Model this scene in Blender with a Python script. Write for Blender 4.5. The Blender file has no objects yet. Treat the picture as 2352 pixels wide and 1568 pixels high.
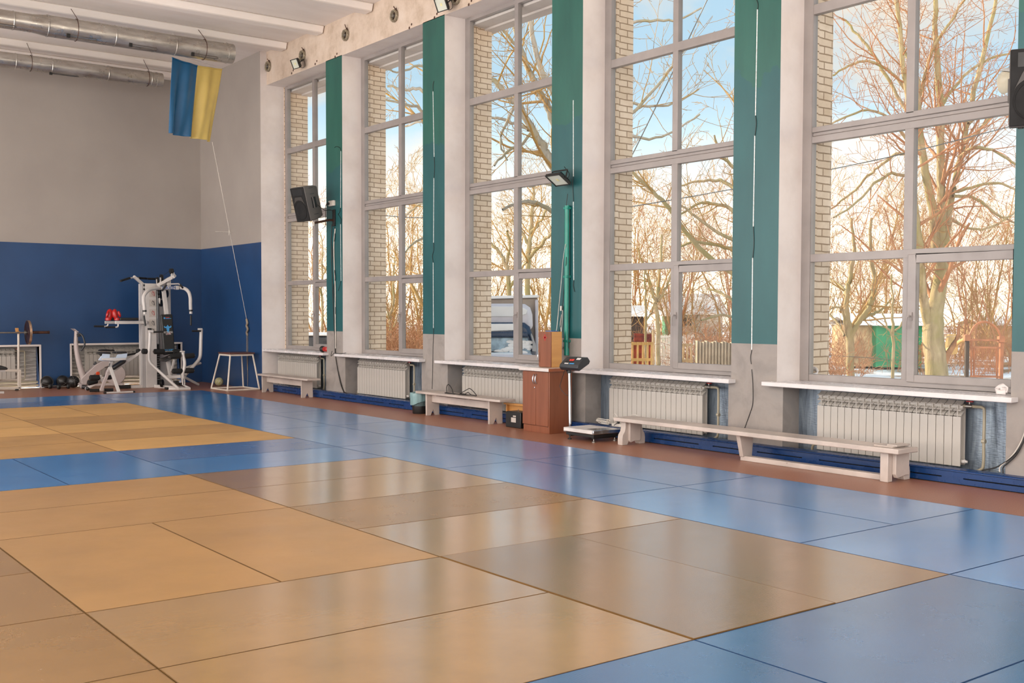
import bpy, bmesh, math, random
import numpy as np
from mathutils import Vector, Matrix
PI = math.pi
SC = bpy.context.scene
COL = SC.collection
# ------------------------------------------------------------------ camera numbers (fitted to the mats and the wall)
FPX, CXP, CYP = 2493.9, 1176 - 12.138, 784 + 33.804
CAM = Vector((-5.4547, -3.2407, 1.4521))
YAW, PITCH, ROLL = 0.644097, -0.03897, 0.0024
fw = Vector((math.sin(YAW)*math.cos(PITCH), math.cos(YAW)*math.cos(PITCH), math.sin(PITCH)))
rt0 = Vector((math.cos(YAW), -math.sin(YAW), 0)); up0 = rt0.cross(fw)
rt = rt0*math.cos(ROLL) + up0*math.sin(ROLL); up = -rt0*math.sin(ROLL) + up0*math.cos(ROLL)
def ray(px, py): return fw + rt*((px-CXP)/FPX) - up*((py-CYP)/FPX)
def on(px, py, ax, val):                 # the point of plane ax=val seen at that pixel
    d = ray(px, py); return CAM + d*((val-CAM[ax])/d[ax])
def oX(px, py, x): return on(px, py, 0, x)
def oY(px, py, y): return on(px, py, 1, y)
def oZ(px, py, z): return on(px, py, 2, z)
def far(px, py, D): return CAM + ray(px, py)*D
# ------------------------------------------------------------------ objects
ORG = {}
def tag(o, label=None, cat=None, group=None, kind=None):
    if label: o['label'] = label
    if cat: o['category'] = cat
    if group: o['group'] = group
    if kind: o['kind'] = kind
    return o
def thing(name, label, cat, loc=(0,0,0), group=None, kind=None):
    o = bpy.data.objects.new(name, None); COL.objects.link(o); o.location = loc
    o.empty_display_size = .1
    ORG[o.name] = Vector(loc)
    return tag(o, label, cat, group, kind)
def origin(p):
    while p.parent: p = p.parent
    return ORG.get(p.name, Vector((0,0,0)))
def dup(root, loc, rz=None, label=None, group=None):
    r = root.copy(); COL.objects.link(r); r.location = loc
    ORG[r.name] = Vector(loc)
    if rz is not None: r.rotation_euler.z = rz
    if label: r['label'] = label
    if group: r['group'] = group
    for ch in list(root.children):
        c = ch.copy(); COL.objects.link(c); c.parent = r
        for g in list(ch.children):
            d = g.copy(); COL.objects.link(d); d.parent = c
    return r
class M:
    def __init__(s): s.v = []; s.f = []; s.mi = []
    def add(s, vs, fs, mi=0):
        b = len(s.v); s.v += [Vector(v) for v in vs]
        for f in fs: s.f.append([b+i for i in f]); s.mi.append(mi)
        return s
    def box(s, a, b, mi=0):
        x0,y0,z0 = [min(a[i],b[i]) for i in range(3)]; x1,y1,z1 = [max(a[i],b[i]) for i in range(3)]
        return s.add([(x0,y0,z0),(x1,y0,z0),(x1,y1,z0),(x0,y1,z0),(x0,y0,z1),(x1,y0,z1),(x1,y1,z1),(x0,y1,z1)],
            [(0,3,2,1),(4,5,6,7),(0,1,5,4),(1,2,6,5),(2,3,7,6),(3,0,4,7)], mi)
    def hexa(s, bot, top, mi=0):         # any 4 bottom and 4 top corners, counter-clockwise from above
        return s.add(list(bot)+list(top), [(0,3,2,1),(4,5,6,7),(0,1,5,4),(1,2,6,5),(2,3,7,6),(3,0,4,7)], mi)
    def obox(s, c, ax, ay, az, mi=0):    # centre and three half-axis vectors
        c, ax, ay, az = Vector(c), Vector(ax), Vector(ay), Vector(az)
        vs = [c+ax*i+ay*j+az*k for k in (-1,1) for i,j in ((-1,-1),(1,-1),(1,1),(-1,1))]
        return s.add(vs, [(0,3,2,1),(4,5,6,7),(0,1,5,4),(1,2,6,5),(2,3,7,6),(3,0,4,7)], mi)
    def bar(s, p, q, w, h=None, mi=0, upv=(0,0,1)):   # square tube from p to q
        p, q = Vector(p), Vector(q); d = (q-p); h = h or w
        u = Vector(upv)
        if abs(d.normalized().dot(u)) > .97: u = Vector((0,1,0))
        sx = d.cross(u).normalized(); sy = sx.cross(d).normalized()
        return s.obox((p+q)/2, d/2, sx*w/2, sy*h/2, mi)
    def tube(s, pts, r, n=8, mi=0, cap=True, closed=False):
        pts = [Vector(p) for p in pts]; N = len(pts)
        rr = r if isinstance(r, (list, tuple)) else [r]*N
        b = len(s.v); prev = None
        for i, p in enumerate(pts):
            if closed: t = pts[(i+1) % N]-pts[i-1]
            else: t = pts[min(i+1, N-1)]-pts[max(i-1, 0)]
            t = t.normalized() if t.length > 1e-9 else Vector((0,0,1))
            if prev is None:
                a = Vector((0,0,1)) if abs(t.z) < .9 else Vector((1,0,0)); u = t.cross(a).normalized()
            else:
                u = prev - t*prev.dot(t); u = u.normalized() if u.length > 1e-6 else t.orthogonal().normalized()
            prev = u; w = t.cross(u)
            for k in range(n):
                an = 2*PI*k/n; s.v.append(p+(u*math.cos(an)+w*math.sin(an))*rr[i])
        for i in range(N if closed else N-1):
            j = (i+1) % N
            for k in range(n):
                s.f.append([b+i*n+k, b+i*n+(k+1)%n, b+j*n+(k+1)%n, b+j*n+k]); s.mi.append(mi)
        if cap and not closed:
            s.f.append([b+k for k in range(n)][::-1]); s.mi.append(mi)
            s.f.append([b+(N-1)*n+k for k in range(n)]); s.mi.append(mi)
        return s
    def lathe(s, prof, c, axis=(0,0,1), n=20, mi=0, caps=True):
        c, z = Vector(c), Vector(axis).normalized(); x = z.orthogonal().normalized(); y = z.cross(x)
        b = len(s.v)
        for r, h in prof:
            for k in range(n):
                a = 2*PI*k/n; s.v.append(c+z*h+(x*math.cos(a)+y*math.sin(a))*r)
        for i in range(len(prof)-1):
            for k in range(n):
                s.f.append([b+i*n+k, b+i*n+(k+1)%n, b+(i+1)*n+(k+1)%n, b+(i+1)*n+k]); s.mi.append(mi)
        if caps:
            s.f.append([b+k for k in range(n)][::-1]); s.mi.append(mi)
            s.f.append([b+(len(prof)-1)*n+k for k in range(n)]); s.mi.append(mi)
        return s
    def cyl(s, p, q, r, n=16, mi=0):
        p, q = Vector(p), Vector(q); return s.lathe([(r,0),(r,(q-p).length)], p, q-p, n, mi)
    def prism(s, poly, ex, mi=0):        # polygon of 3D points pushed along ex
        n = len(poly); ex = Vector(ex); P = [Vector(p) for p in poly]
        nrm = Vector((0,0,0))
        for i in range(n): nrm += P[i].cross(P[(i+1)%n])
        if nrm.dot(ex) > 0: P = P[::-1]
        fs = [tuple(range(n)), tuple(range(2*n-1, n-1, -1))]
        fs += [(i, i+n, (i+1)%n+n, (i+1)%n) for i in range(n)]
        return s.add(P+[p+ex for p in P], fs, mi)
    def sph(s, c, r, nu=16, nv=10, mi=0, rot=None):
        r = r if isinstance(r, (tuple, list)) else (r,r,r); c = Vector(c); b = len(s.v)
        R = rot or Matrix.Identity(3)
        for j in range(nv+1):
            t = PI*j/nv
            for k in range(nu):
                a = 2*PI*k/nu
                s.v.append(c+R@Vector((r[0]*math.sin(t)*math.cos(a), r[1]*math.sin(t)*math.sin(a), -r[2]*math.cos(t))))
        for j in range(nv):
            for k in range(nu):
                s.f.append([b+j*nu+k, b+j*nu+(k+1)%nu, b+(j+1)*nu+(k+1)%nu, b+(j+1)*nu+k]); s.mi.append(mi)
        return s
    def grid(s, fn, nu, nv, mi=0, closeu=False):
        b = len(s.v)
        for j in range(nv+1):
            for i in range(nu+1): s.v.append(Vector(fn(i/nu, j/nv)))
        for j in range(nv):
            for i in range(nu):
                a = b+j*(nu+1)+i; s.f.append([a, a+1, a+nu+2, a+nu+1]); s.mi.append(mi)
        return s
def obj(name, m, mat, parent=None, bev=0, smooth=35, local=False, seg=2):
    me = bpy.data.meshes.new(name)
    if parent is not None: o3 = Vector((0,0,0)) if local else origin(parent)
    else:
        xs = [v.x for v in m.v]; ys = [v.y for v in m.v]; zs = [v.z for v in m.v]
        o3 = Vector(((min(xs)+max(xs))/2, (min(ys)+max(ys))/2, min(zs)))
    me.from_pydata([tuple(v-o3) for v in m.v], [], m.f)
    for mt in (mat if isinstance(mat, (list, tuple)) else [mat]): me.materials.append(mt)
    me.polygons.foreach_set('material_index', m.mi)
    bm = bmesh.new(); bm.from_mesh(me)
    bmesh.ops.remove_doubles(bm, verts=bm.verts, dist=1e-5)
    bmesh.ops.recalc_face_normals(bm, faces=bm.faces); bm.to_mesh(me); bm.free()
    if smooth:
        me.polygons.foreach_set('use_smooth', [True]*len(me.polygons))
        me.set_sharp_from_angle(angle=math.radians(smooth))
    o = bpy.data.objects.new(name, me); COL.objects.link(o)
    if parent is not None: o.parent = parent
    else: o.location = o3; ORG[o.name] = o3
    if bev:
        b = o.modifiers.new('edge', 'BEVEL'); b.width = bev; b.segments = seg; b.limit_method = 'ANGLE'; b.angle_limit = .7
        b.harden_normals = False
    return o
def text(name, s, size, c, ax, ay, mat, parent, ext=.0012, align='CENTER'):
    cu = bpy.data.curves.new(name, 'FONT'); cu.body = s; cu.size = size; cu.align_x = align; cu.align_y = 'CENTER'; cu.extrude = ext; cu.resolution_u = 2
    t = bpy.data.objects.new('text_tmp', cu); COL.objects.link(t)
    dg = bpy.context.evaluated_depsgraph_get(); me = bpy.data.meshes.new_from_object(t.evaluated_get(dg))
    bpy.data.objects.remove(t)
    ax, ay = Vector(ax).normalized(), Vector(ay).normalized(); az = ax.cross(ay); c = Vector(c)
    m = M(); m.add([c+ax*v.co.x+ay*v.co.y+az*(v.co.z+ext) for v in me.vertices], [list(p.vertices) for p in me.polygons])
    return obj(name, m, mat, parent, smooth=0)
def arc(c, a, b, t0, t1, n=10):
    c, a, b = Vector(c), Vector(a), Vector(b)
    return [c+a*math.cos(t0+(t1-t0)*i/n)+b*math.sin(t0+(t1-t0)*i/n) for i in range(n+1)]
def spline(pts, n=6):                    # Catmull-Rom through the points
    P = [Vector(p) for p in pts]; P = [P[0]*2-P[1]]+P+[P[-1]*2-P[-2]]; out = []
    for i in range(1, len(P)-2):
        for k in range(n):
            t = k/n; a,b,c,d = P[i-1],P[i],P[i+1],P[i+2]
            out.append(.5*((2*b)+(c-a)*t+(2*a-5*b+4*c-d)*t*t+(3*b-a-3*c+d)*t**3))
    return out+[P[-2]]
# ------------------------------------------------------------------ materials
def lin(c):
    if isinstance(c, str): c = [int(c[i:i+2], 16) for i in (1,3,5)]
    if max(c) > 1.001: c = [x/255 for x in c]
    return tuple((x/12.92 if x <= .04045 else ((x+.055)/1.055)**2.4) for x in c)+(1,)
class N:                                 # tiny node helper
    def __init__(s, name):
        s.m = bpy.data.materials.new(name); s.m.use_nodes = True; s.t = s.m.node_tree
        s.b = s.t.nodes['Principled BSDF']; s.out = s.t.nodes['Material Output']
    def n(s, kind, **kw):
        x = s.t.nodes.new('ShaderNode'+kind)
        for k, v in kw.items():
            if k in x.inputs: x.inputs[k].default_value = v
            else: setattr(x, k, v)
        return x
    def l(s, a, b): s.t.links.new(a, b)
    def co(s, scale=(1,1,1), kind='Object', rot=(0,0,0)):
        tc = s.n('TexCoord'); mp = s.n('Mapping'); mp.inputs['Scale'].default_value = scale; mp.inputs['Rotation'].default_value = rot
        s.l(tc.outputs[kind], mp.inputs['Vector']); return mp.outputs['Vector']
    def noise(s, vec, scale, detail=4, rough=.55, dist=0):
        x = s.n('TexNoise'); x.inputs['Scale'].default_value = scale; x.inputs['Detail'].default_value = detail
        x.inputs['Roughness'].default_value = rough; x.inputs['Distortion'].default_value = dist
        s.l(vec, x.inputs['Vector']); return x.outputs['Fac']
    def ramp(s, fac, stops):
        x = s.n('ValToRGB'); e = x.color_ramp.elements
        while len(e) < len(stops): e.new(.5)
        for i, (p, c) in enumerate(stops):
            e[i].position = p; e[i].color = lin(c) if not isinstance(c, (int, float)) else (c,c,c,1)
        s.l(fac, x.inputs['Fac']); return x.outputs['Color']
    def mix(s, fac, a, b, blend='MIX'):
        x = s.n('Mix', data_type='RGBA', blend_type=blend)
        for sock, v in ((x.inputs[0], fac), (x.inputs[6], a), (x.inputs[7], b)):
            if isinstance(v, (int, float)): sock.default_value = v
            elif isinstance(v, tuple) or isinstance(v, str): sock.default_value = lin(v)
            else: s.l(v, sock)
        return x.outputs[2]
    def math(s, op, a, b=0.0):
        x = s.n('Math', operation=op)
        for i, v in enumerate((a, b)):
            if isinstance(v, (int, float)): x.inputs[i].default_value = v
            else: s.l(v, x.inputs[i])
        return x.outputs[0]
    def bump(s, h, strength=.3, dist=.01):
        x = s.n('Bump'); x.inputs['Strength'].default_value = strength; x.inputs['Distance'].default_value = dist
        s.l(h, x.inputs['Height']); s.l(x.outputs['Normal'], s.b.inputs['Normal']); return x
    def base(s, c):
        if isinstance(c, (str, tuple)): s.b.inputs['Base Color'].default_value = lin(c)
        else: s.l(c, s.b.inputs['Base Color'])
    def set(s, rough=None, metal=None, spec=None, **kw):
        if rough is not None:
            if isinstance(rough, (int, float)): s.b.inputs['Roughness'].default_value = rough
            else: s.l(rough, s.b.inputs['Roughness'])
        if metal is not None: s.b.inputs['Metallic'].default_value = metal
        if spec is not None: s.b.inputs['Specular IOR Level'].default_value = spec
        for k, v in kw.items(): s.b.inputs[k].default_value = v
        return s
def paint(name, c, rough=.5, metal=0, var=.12, scale=3., bump=.05, spec=.5, bscale=60):
    """plain coat with a little uneven wear"""
    a = N(name); v = a.co()
    c = [int(c[i:i+2], 16) for i in (1,3,5)]
    lo = tuple(max(0, x*(1-var)) for x in c); hi = tuple(min(255, x*(1+var*.6)) for x in c)
    a.base(a.ramp(a.noise(v, scale, 5), [(.3, lo), (.7, hi)]))
    r = a.ramp(a.noise(v, scale*2.3, 3), [(.3, max(.02, rough-.07)), (.7, min(1, rough+.07))])
    a.set(r, metal, spec)
    if bump: a.bump(a.noise(v, bscale, 3), bump, .003)
    return a.m
def chipped(name, c, under, rough=.45, amount=.36, scale=14):
    a = N(name); v = a.co()
    cc = [int(c[i:i+2], 16) for i in (1,3,5)]
    body = a.ramp(a.noise(v, 2.5, 5), [(.3, tuple(x*.86 for x in cc)), (.7, tuple(min(255, x*1.04) for x in cc))])
    fl = a.ramp(a.noise(v, scale, 8, .72), [(amount-.03, 1.0), (amount, 0.0)])
    a.base(a.mix(fl, body, under)); a.set(rough)
    a.bump(fl, -.25, .004); return a.m
def wood(name, c1, c2, rough=.35, axis=2, scale=1.6):
    a = N(name); sc = [9,9,9]; sc[axis] = .7
    v = a.co(tuple(sc)); n = a.noise(v, scale, 6, .6, .6)
    a.base(a.ramp(n, [(.25, c1), (.75, c2)])); a.set(rough); a.bump(n, .05, .003); return a.m
MT = {}
def build_materials():
    m = MT
    m['white_plastic'] = paint('greyed_window_plastic', '#918a86', .35, var=.07)
    m['sill'] = paint('white_sill_board', '#d2cdcb', .25, var=.05)
    m['white_metal'] = paint('white_coated_steel', '#c6c1bc', .35, var=.06)
    m['grey_metal'] = paint('grey_coated_steel', '#aaa7a5', .4, var=.06)
    m['cool_metal'] = paint('pale_blue_grey_steel', '#b9c6d6', .35, var=.06)
    m['beige_plastic'] = paint('pale_pink_grey_plastic', '#b3a7a3', .4, var=.05)
    m['black'] = paint('black_plastic', '#151514', .45, var=.2)
    m['black_soft'] = paint('black_vinyl_padding', '#1c1b1a', .42, var=.15, bump=.15)
    m['foam'] = paint('black_foam_roller', '#101010', .8, var=.15, bump=.2)
    m['dark_grey'] = paint('dark_grey_plastic', '#2b2d30', .4, var=.1)
    m['speaker_grey'] = paint('grey_moulded_plastic', '#5b5754', .55, var=.06, bump=.2, bscale=300)
    m['grille'] = paint('black_speaker_grille', '#0b0a0a', .8, var=.2, bump=.3, bscale=500)
    m['red'] = paint('red_leather', '#b01a18', .28, var=.12)
    m['red_plain'] = paint('red_plastic', '#b32420', .4)
    m['cord'] = paint('black_cable', '#181614', .5)
    m['white_cord'] = paint('white_cable', '#cfc8bd', .45)
    m['radiator'] = paint('ivory_radiator_enamel', '#b4aea5', .32, var=.04)
    m['pipe'] = paint('ivory_painted_pipe', '#a39a84', .4, var=.12)
    m['chrome'] = paint('chromed_steel', '#c8ccd0', .15, 1, var=.06, bump=0)
    m['steel'] = paint('dull_steel', '#8f8a83', .4, .9, var=.2)
    m['rusty_bar'] = paint('worn_brown_steel', '#54382b', .5, .5, var=.35, scale=12)
    m['bench'] = chipped('chipped_cream_paint', '#bfb2a8', '#4a3527', .4, .30, 16)
    m['long_bench'] = chipped('chipped_white_paint', '#c4b7ad', '#3f3026', .35, .33, 22)
    m['stool_leg'] = chipped('rust_spotted_white_paint', '#d4c9bb', '#4b3428', .45, .37, 30)
    m['stool_top'] = paint('brown_vinyl_seat', '#54332b', .4, var=.12)
    m['teal_pipe'] = paint('teal_painted_pipe', '#16806f', .35, var=.12)
    m['plinth'] = paint('blue_enamel_board', '#0c3466', .28, var=.05, scale=3)
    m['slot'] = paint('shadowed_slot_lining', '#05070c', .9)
    m['cherry'] = wood('cherry_laminate', '#74422a', '#875036', .35)
    m['oak'] = wood('oak_laminate', '#b37c42', '#c4904f', .35, axis=0)
    m['worktop'] = paint('pale_laminate_top', '#cfc6bf', .3, var=.04)
    m['ltrim'] = paint('orange_laminate_edge', '#96522f', .35)
    m['tape'] = paint('white_cotton_belt', '#e4ddda', .8, var=.04, bump=.3, bscale=200)
    m['led'] = paint('white_led_tape', '#d9dcd8', .4, var=.15, scale=40)
    m['zinc'] = None
    m['cross'] = paint('red_marking', '#b01c1c', .5)
    m['blue_print'] = paint('blue_print', '#3f8fc4', .5)
    m['navy_print'] = paint('navy_print', '#2f5f9e', .5)
    m['white_print'] = paint('white_print', '#d8d4d0', .5)
    m['red_print'] = paint('red_print', '#a33a38', .5)
    m['paper'] = paint('printed_paper', '#b9b1a8', .6, var=.05)
    m['bag'] = paint('pale_teal_bin_liner', '#7c9c9d', .35, var=.12, bump=.4, bscale=30)
    m['screen'] = paint('dark_display', '#1a1414', .2)
    # galvanised duct
    a = N('galvanised_duct'); v = a.co((1,1,1))
    a.base(a.ramp(a.noise(a.co((.8,3,3)), 2.2, 6, .65), [(.3, '#9b938a'), (.7, '#d6d2ca')]))
    a.set(a.ramp(a.noise(v, 5, 5, .7), [(.35, .22), (.7, .5)]), .85)
    dd = a.n('TexCoord'); a.bump(a.noise(a.co((1,4,4)), 3, 4), .25, .02); m['zinc'] = a.m
    # plaster of reveals, beam and ceiling
    a = N('white_plaster'); v = a.co()
    st = a.noise(v, 1.3, 7, .65)
    a.base(a.ramp(st, [(.25, '#cabfb8'), (.55, '#d9d0ca'), (.8, '#dfd8d3')])); a.set(.7)
    a.bump(a.noise(v, 14, 5), .12, .01); m['plaster'] = a.m
    a = N('old_beam_plaster'); v = a.co()
    st = a.noise(v, 2.2, 9, .7); fl = a.ramp(a.noise(v, 9, 9, .75), [(.24, 1.), (.30, 0.)])
    a.base(a.mix(fl, a.ramp(st, [(.28, '#a8947f'), (.5, '#c9b7a5'), (.75, '#d6c8ba')]), '#6b5744')); a.set(.75)
    a.bump(a.noise(v, 10, 7, .65), .35, .012); m['beam'] = a.m
    a = N('ceiling_whitewash'); v = a.co()
    a.base(a.ramp(a.noise(a.co((.35,1.2,1)), 1.1, 7, .65), [(.25, '#e2d8ce'), (.6, '#f0e8e0'), (.85, '#f4eee8')])); a.set(.8)
    a.bump(a.noise(v, 8, 5), .1, .01); m['ceiling'] = a.m
    # pier paint: teal above, bare grey below (object origin at the floor)
    a = N('teal_and_grey_pier_paint'); v = a.co()
    tc = a.n('TexCoord'); sp = a.n('SeparateXYZ'); a.l(tc.outputs['Object'], sp.inputs[0]); z = sp.outputs['Z']
    n1 = a.noise(v, 1.6, 5)
    lowt = a.ramp(a.noise(a.co((1,1,.35)), 2.4, 6), [(.3, '#174b4e'), (.7, '#21585a')])
    hight = a.ramp(a.noise(a.co((1.3,1.3,.35)), 2.2, 6), [(.3, '#164d45'), (.7, '#265f54')])
    edge = a.math('GREATER_THAN', a.math('ADD', z, a.math('MULTIPLY', n1, .9)), 4.35)
    teal = a.mix(edge, lowt, hight)
    grey = a.ramp(a.noise(v, 3.2, 6, .6, .5), [(.3, '#807a75'), (.55, '#948c85'), (.75, '#8b8682')])
    up_ = a.math('GREATER_THAN', z, 1.15)
    a.base(a.mix(up_, grey, teal)); a.set(a.mix(up_, (.85,.85,.85), (.66,.66,.66))); a.bump(a.noise(v, 22, 5), .12, .006)
    m['pier'] = a.m
    a = N('grey_lower_render'); v = a.co()
    a.base(a.ramp(a.noise(v, 3.2, 6, .6, .5), [(.3, '#7c7672'), (.55, '#918a84'), (.75, '#86827f')])); a.set(.7); a.bump(a.noise(v, 20, 5), .15, .006); m['grey'] = a.m
    # silvered insulation in the niches
    a = N('silvered_insulation'); v = a.co((1,6,.8))
    n = a.noise(v, 2.2, 7, .7, .8)
    a.base(a.ramp(n, [(.2, '#23262a'), (.42, '#6d7884'), (.6, '#8d9aa4'), (.8, '#aab4ba')])); a.set(.38, .55); a.bump(a.noise(a.co((4,4,20)), 5, 4), .4, .01); m['foil'] = a.m
    a = N('crinkled_foil'); v = a.co((2,2,16))
    n = a.noise(v, 2.2, 6, .7, 1.2)
    a.base(a.ramp(n, [(.25, '#8f8a84'), (.5, '#b9b4ad'), (.75, '#e2dfd9')])); a.set(.4, .5); a.bump(n, .9, .03); m['crinkle'] = a.m
    # back wall
    a = N('blue_and_grey_wall_paint'); v = a.co()
    tc = a.n('TexCoord'); sp = a.n('SeparateXYZ'); a.l(tc.outputs['Object'], sp.inputs[0]); z = sp.outputs['Z']
    lo_ = a.ramp(a.noise(v, 1.1, 5), [(.3, '#15375f'), (.7, '#1b416d')])
    hi_ = a.ramp(a.noise(v, .8, 6), [(.3, '#958d86'), (.7, '#9f978f')])
    k = a.math('GREATER_THAN', z, 2.795)
    a.base(a.mix(k, lo_, hi_)); a.set(a.mix(k, (.66,.66,.66), (.85,.85,.85))); a.bump(a.noise(v, 16, 4), .05, .006); m['backwall'] = a.m
    # brown linoleum
    a = N('brown_linoleum'); v = a.co()
    sp = a.ramp(a.noise(v, 90, 3), [(.3, '#8c5d47'), (.7, '#a87358')])
    a.base(a.mix(a.ramp(a.noise(v, .9, 5), [(.3, 0.), (.8, .5)]), sp, '#9a6a52')); a.set(.36); a.bump(a.noise(v, 40, 3), .03, .004); m['lino'] = a.m
    # bricks outside
    a = N('white_silicate_brick'); tc = a.n('TexCoord'); sp = a.n('SeparateXYZ'); a.l(tc.outputs['Object'], sp.inputs[0])
    cb = a.n('CombineXYZ'); a.l(a.math('ADD', sp.outputs['X'], sp.outputs['Y']), cb.inputs[0]); a.l(sp.outputs['Z'], cb.inputs[1])
    wv = a.n('Vector' + 'Math', operation='ADD'); nz = a.n('TexNoise'); nz.inputs['Scale'].default_value = 5
    sc = a.n('VectorMath', operation='SCALE'); sc.inputs['Scale'].default_value = .018; a.l(nz.outputs['Color'], sc.inputs[0])
    a.l(tc.outputs['Object'], nz.inputs['Vector']); a.l(cb.outputs[0], wv.inputs[0]); a.l(sc.outputs[0], wv.inputs[1])
    br = a.n('TexBrick', offset=.5); a.l(wv.outputs[0], br.inputs['Vector'])
    for kk, vv in (('Scale', 1.), ('Mortar Size', .0075), ('Mortar Smooth', .15), ('Brick Width', .255), ('Row Height', .0785), ('Bias', 0.)): br.inputs[kk].default_value = vv
    br.inputs['Color1'].default_value = lin('#f6e6d3'); br.inputs['Color2'].default_value = lin('#ead8c2'); br.inputs['Mortar'].default_value = lin('#a8927a')
    st = a.ramp(a.noise(a.co(), 3., 8, .7), [(.3, '#e2d8cd'), (.7, '#fbf8f5')])
    a.base(a.mix(1., br.outputs['Color'], st, 'MULTIPLY')); a.set(.85)
    a.bump(a.math('ADD', br.outputs['Fac'], a.math('MULTIPLY', a.noise(a.co(), 45, 5), -.25)), -.9, .012); m['brick'] = a.m
    # glass
    g = N('window_glass'); t = g.t; t.nodes.remove(g.b)
    tr = g.n('BsdfTransparent'); tr.inputs[0].default_value = (.9,.92,.92,1); gl = g.n('BsdfGlossy'); gl.inputs['Roughness'].default_value = .02
    lw = g.n('LayerWeight'); fr = g.n('Math', operation='POWER'); fr.inputs[1].default_value = 5; g.l(lw.outputs['Facing'], fr.inputs[0]); f2 = g.n('Math', operation='MULTIPLY_ADD'); f2.inputs[1].default_value = .9; f2.inputs[2].default_value = .014; g.l(fr.outputs[0], f2.inputs[0]); fr = f2
    mx = g.n('MixShader'); g.l(fr.outputs[0], mx.inputs[0]); g.l(tr.outputs[0], mx.inputs[1]); g.l(gl.outputs[0], mx.inputs[2]); g.l(mx.outputs[0], g.out.inputs[0]); m['glass'] = g.m
def mat_vinyl(name, c, rough, stripes=False, wear=.3, wr=.35, coat=.8):
    a = N(name); v = a.co(); cc = [int(c[i:i+2], 16) for i in (1,3,5)]
    off = a.n('ObjectInfo'); ad = a.n('VectorMath', operation='ADD'); a.l(v, ad.inputs[0])
    cb = a.n('CombineXYZ'); a.l(a.math('MULTIPLY', off.outputs['Random'], 37.), cb.inputs[0]); a.l(a.math('MULTIPLY', off.outputs['Random'], 91.), cb.inputs[1]); a.l(cb.outputs[0], ad.inputs[1]); w = ad.outputs[0]
    big = a.noise(w, 1.3, 5, .6)
    sm = a.n('Mapping'); sm.inputs['Scale'].default_value = (14,2.2,1); sm.inputs['Rotation'].default_value = (0,0,.9); a.l(w, sm.inputs[0])
    scr = a.ramp(a.noise(sm.outputs[0], 1.5, 8, .78, .6), [(.66, 0.), (.84, 1.)])
    body = a.ramp(big, [(.3, tuple(x*.93 for x in cc)), (.7, tuple(min(255, x*1.05) for x in cc))])
    a.base(a.mix(a.math('MULTIPLY', scr, wear), body, tuple(min(255, x*.55+110) for x in cc)))
    r = a.ramp(a.noise(w, 4, 6, .7), [(.25, rough-.03), (.75, rough+.06)])
    a.set(a.mix(a.math('MULTIPLY', scr, .5), r, (.75,.75,.75)), 0, 1.)
    fine = a.noise(w, 55, 4, .7, .5)
    wm = a.n('Mapping'); wm.inputs['Scale'].default_value = (3,9,1); wm.inputs['Rotation'].default_value = (0,0,.5); a.l(w, wm.inputs[0])
    wrk = a.noise(wm.outputs[0], 2.2, 6, .62, 1.1)
    h = a.math('ADD', a.math('MULTIPLY', fine, .05), a.math('MULTIPLY', wrk, wr))
    wv = a.n('TexWave', wave_type='BANDS', bands_direction='X'); wv.inputs['Scale'].default_value = 22 if stripes else 60; wv.inputs['Distortion'].default_value = .4; wv.inputs['Detail Scale'].default_value = .5; a.l(v, wv.inputs['Vector'])
    h = a.math('ADD', h, a.math('MULTIPLY', wv.outputs['Fac'], .16 if stripes else .02))
    a.set(**{'Coat Weight': coat, 'Coat Roughness': rough+.02, 'Coat IOR': 1.6}); bb = a.bump(h, .3, .0016); a.l(bb.outputs['Normal'], a.b.inputs['Coat Normal']); return a.m
build_materials()
SKY, SIDE, HAZE, SUN, EXPO = 1.05, 5.2, 2.2, 10.0, .0
# ------------------------------------------------------------------ the room
W, XF, X0, YB = 3.31, 3.67, 3.18, 19.0
ZS, ZT, ZC = .775, 5.745, 6.36           # sill, head, ceiling
WIN = [(13.60,15.98),(10.523,13.023),(7.494,9.938),(4.487,6.90),(1.447,3.883),(-1.59,.84),(-4.62,-2.2)]
GR = [(.845,1.985),(2.065,3.185),(3.345,4.475),(4.575,5.69)]
def struct(o, label): return tag(o, label, None, None, 'structure')
m = M().box((-8.2,-7,-.3),(3.56,YB,0)); fl = struct(obj('floor', m, MT['lino'], smooth=0), 'brown linoleum floor of the sports hall')
m = M().box((-9,-7,ZC),(4.15,YB+.5,ZC+.25)); ceil = struct(obj('ceiling', m, MT['ceiling'], smooth=0), 'whitewashed ribbed concrete ceiling')
# ribs run across the hall
ribs = [oZ(300,146,6.22).y, oZ(532.7,95.7,6.22).y, oZ(600,54.2,6.22).y, oZ(775,14,6.22).y]
ribs += [ribs[-1]-1.66*k for k in (1,2,3,4,5,6)]+[18.75]
for y in ribs:
    e = 3.3
    m = M(); m.prism([(-9,y,6.235),(-9,y+.22,6.235),(-9,y+.27,ZC),(-9,y-.05,ZC)], (9+e,0,0))
    obj('ceiling_rib', m, MT['ceiling'], ceil, bev=.02, smooth=30)
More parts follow.
